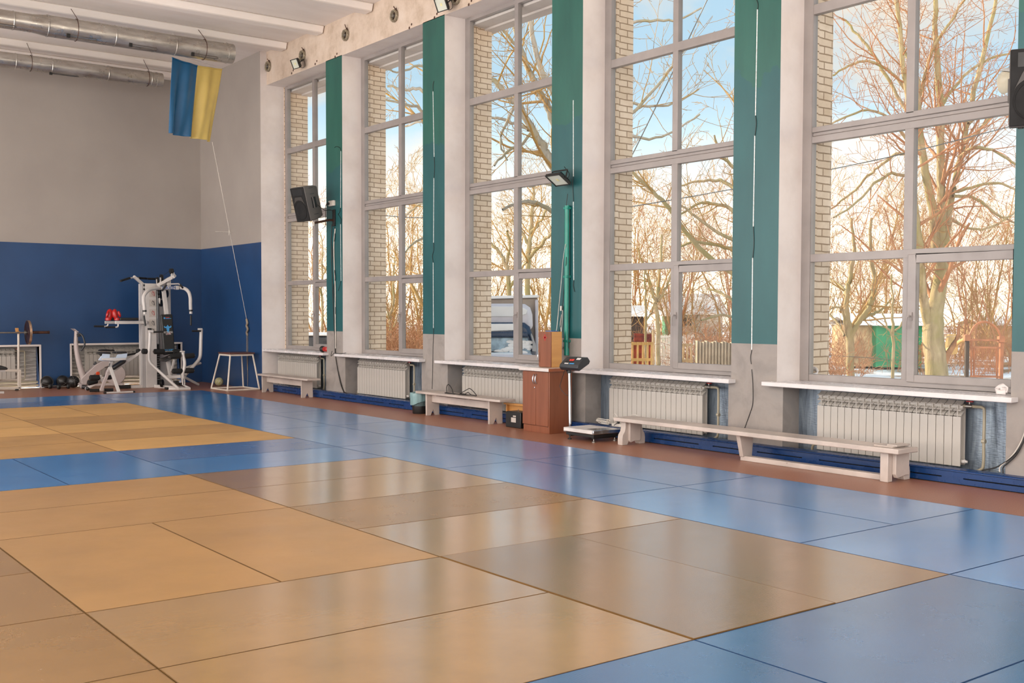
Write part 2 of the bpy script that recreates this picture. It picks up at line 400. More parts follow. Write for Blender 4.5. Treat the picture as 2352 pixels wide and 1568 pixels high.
# back wall with two radiator niches
def niche_cut(y, z0, z1, spans, x0, x1, depth, mat, name, label):
    m = M(); xs = [x0]
    for a, b, zt in spans: xs += [a, b]
    xs.append(x1)
    for i in range(0, len(xs)-1, 2): m.box((xs[i],y,z0),(xs[i+1],y+depth,z1))
    for a, b, zt in spans: m.box((a,y,zt),(b,y+depth,z1))
    m.box((x0,y+depth,z0),(x1,y+depth+.25,z1))
    return struct(obj(name, m, mat, smooth=0), label)
NB = [(-2.25,-.075,.80),(.53,2.72,.81)]
bw = niche_cut(YB, 0, ZC, NB, -9, 4.15, .22, MT['backwall'], 'wall_back', 'end wall, blue paint below and grey above, with two radiator niches')
for a, b, zt in NB:
    m = M(); t = .035
    m.box((a-t,YB-.012,0),(a,YB+.19,zt+t)); m.box((b,YB-.012,0),(b+t,YB+.19,zt+t)); m.box((a,YB-.012,zt),(b,YB+.19,zt+t))
    obj('niche_surround', m, MT['plaster'], bw, bev=.004)
    m = M(); g = lambda u, v: (a+.01+(b-a-.02)*u, YB+.205+.008*math.sin(v*70+3*math.sin(u*9))+.006*math.sin(u*40), .01+(zt-.02)*v)
    m.grid(g, 40, 40); obj('foil_lining', m, MT['crinkle'], bw)
# ---- window wall
wr = thing('wall_right', 'window wall with teal piers and a long beam above', None, (W,0,0), kind='structure')
m = M().box((X0,15.98,0),(4.15,YB+.2,ZC)); cp = obj('corner_pier', m, [MT['backwall'],MT['plaster'],MT['brick']], wr, smooth=0)
for p in cp.data.polygons:
    if p.normal.y < -.5: p.material_index = 1 if p.center.x+W < 3.75 else 1
m = M().box((3.66,15.965,-.5),(4.15,15.99,ZC)); obj('brick_reveal', m, MT['brick'], wr, smooth=0)
edges = [(WIN[k+1][1], WIN[k][0]) for k in range(len(WIN)-1)]
for a, b in edges:
    m = M(); m.box((W,a,.74),(XF+.02,b,ZT+.01))
    m.box((W,a-.08,0),(XF,b+.035,.74))
    p = obj('pier', m, [MT['pier'], MT['plaster'], MT['grey']], wr, smooth=0)
    for q in p.data.polygons:
        q.material_index = 0 if q.normal.x < -.5 else (2 if q.center.z < .74 else 1)
    m = M().box((3.77,a+.0,-.5),(4.15,b,ZT+.1)); m.box((3.77,a-.03,-.5),(3.88,b+.03,ZT+.1)); obj('brick_pier', m, MT['brick'], wr, smooth=0)
ylo = WIN[-1][0]
m = M().box((W,ylo,ZT),(XF+.1,15.98,ZC))
bmh = obj('lintel_beam', m, [MT['beam'], MT['plaster']], wr, smooth=0)
for q in bmh.data.polygons: q.material_index = 0 if q.normal.x < -.5 else 1
m = M().box((3.77,ylo,5.66),(4.10,15.98,6.6)); m.box((4.02,ylo,5.63),(4.22,15.98,6.7)); obj('outer_lintel', m, MT['plaster'], wr, smooth=0)
m = M().box((3.77,ylo,-.6),(4.15,15.98,.76)); m.box((3.77,ylo,.76),(4.2,15.98,.79)); obj('outer_parapet', m, MT['brick'], wr, smooth=0)
m = M().box((3.565,ylo,0),(3.77,15.98,.74)); obj('niche_back', m, MT['foil'], wr, smooth=0)
# ---- windows
for k, (a, b) in enumerate(WIN):
    w = thing('window_%d' % (k+1), 'tall white framed window, bay %d counted from the gym corner' % (k+1), None, ((XF),(a+b)/2,ZS), kind='structure')
    c = (a+b)/2; gl, gr_ = b-.115, a+.115   # glass limits
    fx0, fx1 = XF, XF+.075
    m = M()
    m.box((fx0,b-.115,ZS),(fx1,b+.02,ZT)); m.box((fx0,a-.02,ZS),(fx1,a+.115,ZT))
    m.box((fx0+.002,c-.047,ZS+.02),(fx1,c+.047,3.2)); m.box((fx0+.002,c-.042,3.33),(fx1,c+.042,ZT-.01))
    m.box((fx0,gr_,ZS),(fx1,gl,GR[0][0])); m.box((fx0,gr_,GR[3][1]),(fx1,gl,ZT+.01))
    m.box((fx0+.001,gr_,GR[0][1]),(fx1,gl,GR[1][0])); m.box((fx0+.001,gr_,GR[2][1]),(fx1,gl,GR[3][0]))
    for z0, z1, d in ((3.185,3.252,0),(3.256,3.288,.012),(3.292,3.345,.002)): m.box((fx0+d,gr_,z0),(fx1,gl,z1))
    m.box((fx0+.02,gr_,3.2),(fx1,gl,3.33))
    obj('frame', m, MT['white_plastic'], w, bev=.004)
    m = M(); y0, y1, z0, z1 = a+.10, c-.02, GR[0][0]-.02, GR[0][1]+.03; t = .082
    m.box((fx0-.022,y0,z0),(fx0+.05,y0+t,z1)); m.box((fx0-.022,y1-t,z0),(fx0+.05,y1,z1)); m.box((fx0-.022,y0+t,z0),(fx0+.05,y1-t,z0+t*.85)); m.box((fx0-.022,y0+t,z1-t),(fx0+.05,y1-t,z1))
    sash = obj('sash', m, MT['white_plastic'], w, bev=.005)
    h = y1-.045; m = M().box((fx0-.034,h-.014,1.40),(fx0-.022,h+.014,1.475))
    m.tube(spline([(fx0-.03,h,1.44),(fx0-.062,h,1.44),(fx0-.066,h+.012,1.43),(fx0-.066,h+.022,1.385),(fx0-.06,h+.026,1.32)]), .0085, 8)
    obj('handle', m, MT['white_plastic'], sash)
    for z0, z1 in GR:
        for ya, yb in ((gr_, c-.042), (c+.042, gl)):
            if z0 < 1 and ya == gr_: ya, yb, zz0, zz1 = ya+.06, yb-.055, z0+.045, z1-.045
            else: zz0, zz1 = z0, z1
            m = M().add([(fx0+.04,ya-.01,zz0-.01),(fx0+.04,yb+.01,zz0-.01),(fx0+.04,yb+.01,zz1+.01),(fx0+.04,ya-.01,zz1+.01)], [(0,1,2,3)])
            obj('pane', m, MT['glass'], w, smooth=0)
    yl, yr = b+.105, a-.065
    m = M().box((3.195,yr,ZS-.045),(W+.002,yl,ZS)); m.box((W,a-.005,ZS-.045),(XF,b+.005,ZS)); obj('sill', m, MT['sill'], w, bev=.006)
# ---- blue ventilated board along the window wall
m = M(); y0, y1 = -5., 15.9
m.box((X0,y0,.008),(X0+.02,y1,.052)); m.box((X0-.004,y0,.064),(X0+.02,y1,.108))
m.prism(arc((X0+.012,y0,.112),(-.02,0,0),(0,0,.016),0,PI,8)+[(X0+.14,y0,.125),(X0+.14,y0,.108)], (0,y1-y0,0))
y = y1; i = 0
while y > y0:
    L = .2 if i % 2 else .16; m.box((X0+.001,y-L,.05),(X0+.02,y,.066)); y -= L+.44+.12*((i*7) % 3); i += 1
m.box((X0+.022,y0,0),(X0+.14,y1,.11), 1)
bb = obj('baseboard_right', m, [MT['plinth'], MT['slot']], bev=.0); struct(bb, 'glossy blue slotted board along the foot of the window wall')
# ------------------------------------------------------------------ mats
VY1 = mat_vinyl('golden_vinyl', '#b08448', .3, wear=.06, wr=.03, coat=.3); VY2 = mat_vinyl('ochre_vinyl', '#98713c', .24, wear=.08, wr=.06, coat=.5); VY3 = mat_vinyl('ribbed_golden_vinyl', '#8a6532', .2, True, .25, .8); VY4 = mat_vinyl('pale_golden_vinyl', '#ab8450', .165, wear=.15)
VB1 = mat_vinyl('blue_vinyl', '#3f88c6', .19, wear=.4); VB2 = mat_vinyl('deep_blue_vinyl', '#2c69a6', .24, wear=.4); VB3 = mat_vinyl('worn_ribbed_blue_vinyl', '#31628f', .24, True, .65, .5)
VYF = mat_vinyl('matt_golden_vinyl', '#b98d4c', .5, wear=.08, wr=.1, coat=0.); VYG = mat_vinyl('matt_ochre_vinyl', '#a47a3e', .5, wear=.08, wr=.1, coat=0.); BLUES = (VB1,VB2,VB3); EB = paint('blue_seam_shade', '#173f68', .5); EY = paint('ochre_seam_shade', '#6e4d1e', .5)  # EB, EY: seam shade painted as a dark strip round each mat
def mat_(x0, x1, y0, y1, mt, label, dz=0, group=None):
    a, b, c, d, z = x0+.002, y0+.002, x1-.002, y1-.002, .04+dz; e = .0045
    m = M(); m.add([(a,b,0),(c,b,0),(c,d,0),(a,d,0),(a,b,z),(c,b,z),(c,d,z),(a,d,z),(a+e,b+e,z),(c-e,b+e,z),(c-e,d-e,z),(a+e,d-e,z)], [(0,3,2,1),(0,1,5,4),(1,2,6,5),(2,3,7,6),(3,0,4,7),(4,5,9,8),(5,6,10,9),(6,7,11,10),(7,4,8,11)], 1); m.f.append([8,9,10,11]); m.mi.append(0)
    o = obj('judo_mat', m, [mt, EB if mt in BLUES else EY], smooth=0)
    if len(label.split()) > 16: label = label.replace('crosswise ', '').replace('of the divider stripe ', '')
    tag(o, label, 'mat', group)
lvl = {15:'', 13:'level with the short bench under the far window', 11:'level with the radiator between the two short benches', 9:'level with the waste bin', 7:'level with the second short bench', 5:'level with the weighing scale', 3:'level with the middle of the long bench', 1:'level with the near end of the long bench'}
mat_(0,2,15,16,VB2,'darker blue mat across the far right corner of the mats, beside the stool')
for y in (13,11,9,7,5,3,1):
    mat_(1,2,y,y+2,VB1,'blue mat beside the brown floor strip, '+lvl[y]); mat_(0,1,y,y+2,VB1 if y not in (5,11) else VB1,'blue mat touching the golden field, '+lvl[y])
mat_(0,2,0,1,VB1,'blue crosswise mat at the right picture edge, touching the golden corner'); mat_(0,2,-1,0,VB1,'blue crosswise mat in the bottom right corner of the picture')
nm = {0:'right column', -2:'second column', -4:'third column', -6:'fourth column'}
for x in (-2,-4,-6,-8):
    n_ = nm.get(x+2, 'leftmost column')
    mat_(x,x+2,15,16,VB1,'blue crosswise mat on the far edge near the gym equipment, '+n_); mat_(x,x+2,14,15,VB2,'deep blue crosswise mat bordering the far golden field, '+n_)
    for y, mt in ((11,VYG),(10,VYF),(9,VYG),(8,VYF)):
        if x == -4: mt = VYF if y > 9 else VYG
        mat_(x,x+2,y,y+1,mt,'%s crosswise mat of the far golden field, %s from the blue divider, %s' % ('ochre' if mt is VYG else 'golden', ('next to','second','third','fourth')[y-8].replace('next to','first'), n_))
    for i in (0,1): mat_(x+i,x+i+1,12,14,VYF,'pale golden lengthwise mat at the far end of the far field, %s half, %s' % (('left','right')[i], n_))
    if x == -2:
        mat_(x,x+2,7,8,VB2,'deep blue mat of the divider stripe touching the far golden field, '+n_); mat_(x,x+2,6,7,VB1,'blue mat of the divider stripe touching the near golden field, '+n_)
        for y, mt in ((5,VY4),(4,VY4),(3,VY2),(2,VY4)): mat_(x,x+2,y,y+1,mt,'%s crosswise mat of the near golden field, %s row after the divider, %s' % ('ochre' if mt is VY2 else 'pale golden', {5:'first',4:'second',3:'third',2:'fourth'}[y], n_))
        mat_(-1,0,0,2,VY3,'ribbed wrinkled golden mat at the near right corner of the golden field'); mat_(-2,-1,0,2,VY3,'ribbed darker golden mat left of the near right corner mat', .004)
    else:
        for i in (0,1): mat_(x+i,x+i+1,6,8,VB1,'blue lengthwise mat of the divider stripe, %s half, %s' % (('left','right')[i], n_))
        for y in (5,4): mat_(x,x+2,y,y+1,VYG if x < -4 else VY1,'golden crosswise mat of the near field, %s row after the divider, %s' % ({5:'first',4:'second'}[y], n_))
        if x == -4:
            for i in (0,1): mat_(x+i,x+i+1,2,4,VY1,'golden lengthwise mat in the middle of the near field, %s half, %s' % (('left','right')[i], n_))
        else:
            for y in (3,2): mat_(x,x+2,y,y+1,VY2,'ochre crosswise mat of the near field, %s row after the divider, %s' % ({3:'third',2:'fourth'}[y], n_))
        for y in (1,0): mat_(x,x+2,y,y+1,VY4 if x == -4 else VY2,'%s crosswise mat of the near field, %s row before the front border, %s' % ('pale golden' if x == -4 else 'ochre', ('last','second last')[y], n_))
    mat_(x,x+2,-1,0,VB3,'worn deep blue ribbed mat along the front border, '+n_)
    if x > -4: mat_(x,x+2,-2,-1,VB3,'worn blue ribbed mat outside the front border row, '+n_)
# ------------------------------------------------------------------ radiators
def rad_section():
    m = M(); w = .08
    m.box((.003,0,.125),(.077,.012,.56)); m.box((.036,.01,.13),(.044,.085,.675)); m.box((.006,.078,.13),(.074,.085,.67))
    m.cyl((0,.045,.165),(w,.045,.165),.02,10); m.cyl((0,.045,.645),(w,.045,.645),.022,10)
    for z in (.565,.612,.658):
        c = [(.004,.0+.012*(z<.6),z),(.004,.02,z+.006),(.004,.045,z+.022),(.004,.062,z+.04),(.004,.056,z+.043),(.004,.038,z+.028),(.004,.014,z+.014),(.004,-.002+.01*(z<.6),z+.008)]
        m.prism(c, (.072,0,0))
    return m
def radiator(label, loc, rz, n, group=None, pipes=True, z=0):
    r = thing('radiator', label, 'radiator', (0,0,0), group)
    first = None
    for i in range(n):
        if first is None: s = first = obj('section', rad_section(), MT['radiator'], r, local=True, smooth=25); 
        else:
            s = first.copy(); COL.objects.link(s); s.parent = r
        s.location = (i*.08,0,0)
    L = n*.08
    for u in (.1,L-.13): obj('wall_mount', M().box((u,.085,.6),(u+.03,.14,.64)), MT['steel'], r, local=True)
    if pipes:
        m = M(); m.tube(spline([(L,.045,.655),(L+.1,.045,.655),(L+.17,.05,.65),(L+.185,.05,.6),(L+.185,.05,.354),(L+.185,.05,.16),(L+.16,.05,.11),(L+.09,.05,.08)],5), .0135, 10)
        m.cyl((L+.17,.05,.36),(L+.2,.05,.36),.02,10); obj('pipe', m, MT['pipe'], r, local=True)
        v = obj('valve', M().cyl((L+.02,.045,.655),(L+.08,.045,.655),.02,12).cyl((L+.05,.045,.66),(L+.05,.045,.70),.008,8), MT['steel'], r, local=True)
        obj('valve_handle', M().box((L+.022,.035,.692),(L+.085,.055,.702)), MT['red_plain'], v, bev=.003, local=True)
        obj('bleed_plug', M().lathe([(.018,0),(.018,.02),(.011,.024),(.011,.04),(.006,.042)], (L,.045,.165), (1,0,0), 12), MT['white_metal'], r, local=True)
        obj('return_elbow', M().tube(spline([(0,.045,.165),(-.05,.05,.165),(-.09,.055,.14),(-.1,.06,.06)],4), .013, 8), MT['pipe'], r, local=True)
    r.location = loc; r.rotation_euler.z = rz; ORG[r.name] = Vector(loc); return r
RD = [(15.80,20,'ivory sectional radiator behind the short bench in the far corner bay'),(12.73,19,'ivory sectional radiator between the pier with cables and the waste bin'),(9.65,21,'ivory sectional radiator behind the short bench and the wooden cabinet'),(6.51,19,'ivory sectional radiator behind the left end of the long bench'),(3.47,19,'large ivory sectional radiator under the nearest window')]
for y, n, lb in RD: radiator(lb, (3.42,y,0), -PI/2, n, 'radiators under the windows')
radiator('ivory radiator in the end wall niche behind the barbell rack', (-2.1,YB+.06,.06), 0, 20, 'radiators in the end wall')
radiator('ivory radiator in the end wall niche behind the exercise machines', (.80,YB+.06,.06), 0, 20, 'radiators in the end wall')
for a, b, zt in NB:
    for j, z in enumerate((.05,.11)):
        tag(obj('heating_pipe', M().cyl((a+.012,YB+.05+.04*j,z),(b-.012,YB+.05+.04*j,z),.02,10), MT['pipe']), ('lower','upper')[j]+' heating pipe at the bottom of the %s end wall niche' % ('left' if a < 0 else 'right'), 'pipe')
# ------------------------------------------------------------------ short benches
def short_bench(y0, y1, ys, label):
    r = thing('bench', label, 'bench', (3.0,(y0+y1)/2,0), 'short cream benches by the windows')
    m = M().prism([(2.85,y0+.06,.31),(2.87,y0,.31),(3.12,y0,.31),(3.14,y0+.04,.31),(3.14,y1-.03,.31),(3.11,y1,.31),(2.88,y1,.31),(2.85,y1-.05,.31)], (0,0,.032)); obj('seat', m, MT['bench'], r, bev=.005)
    for y in ys:
        m = M().prism([(2.91,y,0),(2.975,y,0),(3.018,y,.085),(3.06,y,0),(3.125,y,0),(3.115,y,.31),(2.905,y,.31)], (0,.036,0)); obj('leg', m, MT['bench'], r, bev=.003)
    m = M().box((2.99,ys[0]+.037,.19),(3.015,ys[1]-.001,.285)); obj('apron', m, MT['bench'], r, bev=.003)
    m = M()
    for t in (.06,.36,.9): y = ys[0]+(ys[1]-ys[0])*t; m.box((2.97,y,.285),(3.035,y+.07,.311))
    obj('spacer_block', m, MT['bench'], r, bev=.002)
    return r
short_bench(13.47,15.50,(13.76,15.36),'short cream painted bench under the far corner window')
short_bench(7.99,10.05,(8.27,9.79),'short cream painted bench between the waste bin and the wooden cabinet')
# ------------------------------------------------------------------ long bench
r = thing('long_bench', 'long low white bench with chipped paint before the two nearest radiators', 'bench', (2.9,3.9,0))
m = M().box((2.74,2.12,.262),(3.04,5.69,.305)); obj('seat', m, MT['long_bench'], r, bev=.006)
m = M().box((2.80,2.21,.3055),(2.98,2.40,.318)); m.obox((2.93,2.24,.322),(.1,.0,0),(0,.05,.0),(0,0,.008)); obj('patch_board', m, MT['long_bench'], r, bev=.004)
def bottle(x, s, y):                     # flared side post of the end trestles
    q = [(0,.262),(0,.19),(-.012,.15),(-.04,.115),(-.047,.07),(-.045,0),(.035,0),(.052,.03),(.058,.07),(.058,.262)]
    return [(x+s*a, y, z) for a, z in q]
for y in (5.56,):
    obj('leg', M().prism(bottle(2.80,1,y), (0,.075,0)), MT['long_bench'], r, bev=.006); obj('leg', M().prism(bottle(3.06,-1,y), (0,.075,0)), MT['long_bench'], r, bev=.006)
    m = M().prism([(2.845,y-.03,.05),(2.86,y-.03,.03),(2.92,y-.03,.045),(2.99,y-.03,.04),(3.01,y-.03,.06),(3.01,y-.03,.262),(2.845,y-.03,.262)], (0,.045,0)); obj('leg_board', m, MT['long_bench'], r, bev=.004)
y = 2.235
obj('leg', M().box((2.80,y+.02,0),(2.87,y+.1,.262)), MT['long_bench'], r, bev=.006); obj('leg', M().prism(bottle(3.09,-1,y+.02), (0,.075,0)), MT['long_bench'], r, bev=.006)
m = M().prism([(2.86,y-.02,.07),(2.885,y-.02,.035),(2.95,y-.02,.045),(3.02,y-.02,.055),(3.06,y-.02,.05),(3.06,y-.02,.262),(2.86,y-.02,.262)], (0,.04,0)); obj('leg_board', m, MT['long_bench'], r, bev=.004)
m = M().prism([(2.86,3.92,.04),(2.99,3.92,.04),(3.01,3.92,.262),(2.80,3.92,.262)], (0,.05,0)); obj('leg', m, MT['long_bench'], r, bev=.004)
m = M().box((2.87,2.34,0),(2.955,3.97,.05)); obj('floor_beam', m, MT['long_bench'], r, bev=.005)
# ------------------------------------------------------------------ cabinet, first aid box, battery box, bin
r = thing('cabinet', 'cherry wood floor cabinet with two doors and a pale top', 'cabinet', (2.98,7.17,0))
m = M().box((2.83,6.905,0),(3.165,7.43,.755)); m.box((2.812,6.905,.0),(2.835,6.925,.755)); obj('body', m, MT['cherry'], r, bev=.002)
m = M().box((2.842,6.93,0),(2.85,7.42,.085)); obj('plinth', M().box((2.815,6.93,0),(2.829,7.42,.082)), MT['cherry'], r, bev=.002)
for a, b in ((6.928,7.166),(7.171,7.43)):
    d = obj('door', M().box((2.808,a,.09),(2.829,b,.748)), MT['cherry'], r, bev=.002)
    y = 7.145 if a < 7 else 7.192
    obj('handle', M().tube(arc((2.808,y,.655),(-.03,0,0),(0,0,.058),-PI/2,PI/2,10), .006, 8), MT['chrome'], d)
    if a > 7: obj('lock', M().lathe([(.009,0),(.009,.004),(.005,.006)], (2.808,7.192,.55), (-1,0,0), 12), MT['chrome'], d)
m = M().box((2.775,6.88,.7551),(3.185,7.47,.795)); t = obj('top', m, [MT['worktop'],MT['ltrim']], r, bev=.003)
for q in t.data.polygons: q.material_index = 1 if q.normal.y < -.5 else 0
r = thing('first_aid_cabinet', 'small wooden box cabinet with a red cross standing on the cherry cabinet', 'cabinet', (3.03,7.165,.796))
obj('body', M().box((2.962,7.045,.796),(3.12,7.285,1.235)), MT['oak'], r, bev=.002)
d = obj('door', M().box((2.945,7.05,.80),(2.961,7.283,1.232)), MT['cherry'], r, bev=.002)
obj('red_cross', M().box((2.9435,7.153,1.125),(2.945,7.171,1.20)).box((2.9435,7.132,1.153),(2.945,7.192,1.172)), MT['cross'], d, smooth=0)
obj('handle', M().tube(arc((2.945,7.27,.92),(-.028,0,0),(0,0,.055),-PI/2,PI/2,10), .004, 8), MT['chrome'], d)
o = obj('folder', M().box((2.98,7.08,1.2355),(3.09,7.2,1.246)), MT['navy_print'], bev=.002); tag(o, 'thin blue folder on top of the wooden first aid box', 'folder')
r = thing('amplifier_box', 'small black electric box on the floor left of the cherry cabinet', 'box', (3.0,7.77,0))
obj('body', M().box((2.91,7.60,0),(3.10,7.92,.20)), MT['black'], r, bev=.008)
m = M().box((2.908,7.70,.07),(2.91,7.80,.13)); m.box((2.908,7.70,.14),(2.91,7.76,.158)); obj('label', m, MT['paper'], r, smooth=0)
obj('antenna', M().tube([(2.98,7.74,.2),(2.98,7.74,.235)], .004, 6), MT['steel'], r); obj('lid_edge', M().box((2.93,7.63,.2001),(3.09,7.9,.204)), MT['dark_grey'], r)
r = thing('wooden_crate', 'low brown wooden crate behind the black box, beside the second short bench', 'crate', (3.12,7.98,0))
m = M(); m.box((3.11,7.78,0),(3.165,8.18,.02)); m.box((3.11,7.78,.02),(3.165,7.80,.26)); m.box((3.11,8.16,.02),(3.165,8.18,.26)); m.box((3.15,7.8,.02),(3.165,8.16,.26)); obj('body', m, MT['oak'], r, bev=.002)
obj('lid', M().box((3.10,7.74,.2605),(3.17,8.22,.285)), MT['oak'], r, bev=.003)
r = thing('waste_bin', 'dark mesh waste bin with a pale teal liner at the left end of the bench', 'bin', (3.02,10.15,0))
c = (3.02,10.15,0)
obj('bin_body', M().lathe([(.105,0),(.108,.005),(.114,.115),(.110,.115),(.104,.012),(.0,.012)], c, (0,0,1), 28), MT['black'], r)
m = M()
for k in range(36):
    a = 2*PI*k/36; m.tube([(c[0]+.1145*math.cos(a),c[1]+.1145*math.sin(a),.112),(c[0]+.132*math.cos(a),c[1]+.132*math.sin(a),.292)], .0028, 4)
for z in (.13,.15,.17,.19,.21,.23,.25,.27): m.tube([(c[0]+(.1145+.0175*(z-.112)/.18)*math.cos(2*PI*k/28),c[1]+(.1145+.0175*(z-.112)/.18)*math.sin(2*PI*k/28),z) for k in range(28)], .0028, 4, closed=True)
m.tube([(c[0]+.134*math.cos(2*PI*k/28),c[1]+.134*math.sin(2*PI*k/28),.295) for k in range(28)], .006, 6, closed=True); obj('bin_mesh', m, MT['black'], r)
rnd = random.Random(4)
wob = [rnd.uniform(-.5,1) for k in range(40)]
def bagf(u, v):
    k = int(u*39.99); a = 2*PI*u; q = abs(math.sin(a*7))*.006
    prof = [(.122,.05),(.128,.20),(.131,.305),(.140,.305),(.142,.26),(.139,.20),(.136,.17-.05*math.cos(a-2.6))]
    t = v*(len(prof)-1); i = min(int(t), len(prof)-2); f = t-i; rr = prof[i][0]+(prof[i+1][0]-prof[i][0])*f; z = prof[i][1]+(prof[i+1][1]-prof[i][1])*f
    if v < .34: rr -= .015
    rr += q*(1 if v > .45 else -.6); return (c[0]+rr*math.cos(a), c[1]+rr*math.sin(a), z+.004*math.sin(a*5))
obj('liner', M().grid(bagf, 80, 24), MT['bag'], r, smooth=60)
# ------------------------------------------------------------------ weighing scale
r = thing('weighing_scale', 'floor weighing scale with a steel platform and a display on a post', 'scale', (2.84,6.16,0))
x0, x1, y0, y1 = 2.63, 3.05, 5.90, 6.42
obj('base_frame', M().box((x0+.02,y0+.02,.055),(x1-.02,y1-.02,.092)).box((x0+.04,y0+.04,.04),(x1-.04,y0+.08,.056)).box((x0+.04,y1-.08,.04),(x1-.04,y1-.04,.056)), MT['black'], r, bev=.004)
m = M().box((x0,y0,.093),(x1,y1,.14)); pf = obj('platform', m, MT['chrome'], r, bev=.006)
m = M().box((x0-.0015,y0+.02,.10),(x0-.0005,y1-.002,.139)); m.box((x0+.002,y0+.2,.1402),(x1-.01,y1-.002,.1412)); m.box((x0+.002,y0+.03,.1402),(x0+.05,y0+.2,.1412)); obj('protective_film', m, MT['white_print'], pf, smooth=0)
for fx, fy in ((x0+.05,y0+.05),(x1-.05,y0+.05),(x0+.05,y1-.05),(x1-.05,y1-.05)):
    obj('foot', M().lathe([(.022,0),(.022,.012),(.008,.016),(.006,.042)], (fx,fy,0), (0,0,1), 14), MT['black'] if fy > 6.2 else MT['steel'], r)
px_, py_ = 2.83, 6.55
m = M(); m.box((2.78,6.40,.06),(2.88,6.6,.09)); m.cyl((px_+.01,py_,.09),(px_-.008,py_,.775),.0175,16); obj('post', m, MT['chrome'], r, bev=.001)
obj('post_clamp', M().cyl((px_-.008,py_,.755),(px_-.01,py_,.825),.027,14).cyl((px_,py_,.79),(px_-.06,py_,.785),.006,8), MT['black'], r)
hc = Vector((2.80,6.45,.885)); ux = Vector((0,-1,0)); nz_ = Vector((-.62,0,.78)); vx = nz_.cross(ux)*-1
vx = Vector((.78,0,.62))
m = M(); P0 = hc
sec = [(-.10,-.02),(-.095,-.045),(.07,-.075),(.105,-.06),(.105,.0),(.06,.028),(-.07,.028),(-.1,.005)]
m.prism([P0+vx*a+nz_*b-ux*.165 for a, b in sec], ux*.33); hd = obj('display_head', m, MT['dark_grey'], r, bev=.008)
F = lambda u, v, d=.0295: P0+ux*u+vx*v+nz_*d
def panel(nm, u0, u1, v0, v1, mt, d=.0295, par=hd):
    return obj(nm, M().prism([F(u0,v0,d),F(u1,v0,d),F(u1,v1,d),F(u0,v1,d)], nz_*.0012), mt, par, smooth=0)
panel('display_window', -.10,.03,-.03,.052, MT['screen'])
lt = N('lit_red_digits'); lt.base('#300000'); lt.b.inputs['Emission Color'].default_value = (1,.05,.03,1); lt.b.inputs['Emission Strength'].default_value = 1.6; MT['digits'] = lt.m
text('digits', '0.00', .045, F(-.012,.006,.0312), ux, vx, MT['digits'], hd, .0006)
panel('sticker', .05,.12,.018,.05, MT['white_print']); panel('keypad', -.09,-.02,-.062,-.045, MT['white_print']); panel('keypad', .0,.08,-.062,-.045, MT['blue_print'])
obj('signal_cable', M().tube(spline([(2.80,6.6,.80),(2.80,6.66,.68),(2.80,6.69,.58),(2.82,6.62,.50),(2.83,6.57,.49)],6), .0035, 6), MT['cord'], r)
# extension lead on the blue board behind the scale
r = thing('extension_lead', 'white power strip with coiled white cable behind the weighing scale', 'power strip', (3.24,6.1,.128))
obj('socket_block', M().box((3.215,5.96,.1285),(3.265,6.24,.165)), MT['white_cord'], r, bev=.006)
pts = []
for k in range(70):
    a = k*2*PI/23; pts.append((3.225+.03*math.cos(a*1.0)+.01*math.sin(k), 6.40+.12*math.sin(a)+.02*math.cos(k*.31), .137+.035*(.5+.5*math.sin(a*1.0+.6))+.0006*k))
obj('coiled_cable', M().tube(spline(pts[::2],4), .0045, 6), MT['white_cord'], r)
obj('cable_loop', M().tube(spline([(3.24,6.2,.165),(3.22,6.22,.25),(3.2,6.16,.285),(3.22,6.1,.22),(3.22,5.98,.25),(3.2,5.84,.30),(3.22,5.76,.26),(3.24,5.83,.2),(3.23,5.98,.18),(3.24,6.06,.168)],7), .0045, 6), MT['white_cord'], r)
obj('white_plug', M().lathe([(.017,0),(.02,.03),(.013,.06),(.006,.075)], (3.24,6.06,.165), (0,0,1), 12).lathe([(.006,0),(.016,.012),(.019,.05),(.015,.055)], (3.215,5.94,.255), (.1,-.9,-.35), 12), MT['white_cord'], r)
obj('black_plug', M().lathe([(.016,0),(.019,.03),(.012,.055),(.005,.07)], (3.24,6.15,.165), (0,0,1), 12).tube([(3.22,6.15,.17),(3.17,6.15,.15)], .0035, 6), MT['black'], r)
# ------------------------------------------------------------------ things on sills and benches
def belt(name, label, pts, w=.042, cat='belt'):
    P = spline(pts, 8); m = M(); n = len(P)
    vs = []; fs = []
    for i, p in enumerate(P):
        tt = (P[min(i+1,n-1)]-P[max(i-1,0)]); tw = .6*math.sin(i*.33); side = Vector((math.sin(tw)*.8,0,math.cos(tw)))
        vs += [p+side*w/2, p-side*w/2]
    for i in range(n-1): fs.append((2*i,2*i+1,2*i+3,2*i+2))
    m.add(vs, fs); o = obj(name, m, MT['tape'], smooth=60); s = o.modifiers.new('cloth', 'SOLIDIFY'); s.thickness = .004; s.offset = 0
    zmin = min(v.co.z for v in o.data.vertices); o.location.z = ZS+.003
    return tag(o, label, cat)
q = lambda px, py: oZ(px, py, ZS)
b0 = q(1838,872)
def bp(dy, dx, dz): return (b0.x+dx, b0.y+dy, ZS+.02+dz)
belt('judo_belt', 'crumpled white cloth belt at the left end of the nearest window sill', [bp(.06,-.06,0),(bp(-.02,-.05,.0)),bp(-.12,.0,.005),bp(-.17,.06,.04),bp(-.12,.08,.085),bp(-.03,.05,.07),bp(.04,.02,.04),bp(.10,.02,.07),bp(.12,.0,.09),bp(.09,-.02,.04),bp(.16,-.03,.02),bp(.13,-.06,.0),bp(.07,-.05,.03),bp(.1,-.03,.05)], .055)
b0 = q(2300,906)
belt('judo_belt', 'small rolled white cloth belt at the right end of the nearest window sill', [bp(-.05,-.02,0),bp(.02,-.03,.0),bp(.05,.0,.01),bp(.02,.02,.045),bp(-.03,.01,.04),bp(-.06,-.01,.015),bp(.0,-.02,.02)], .045)
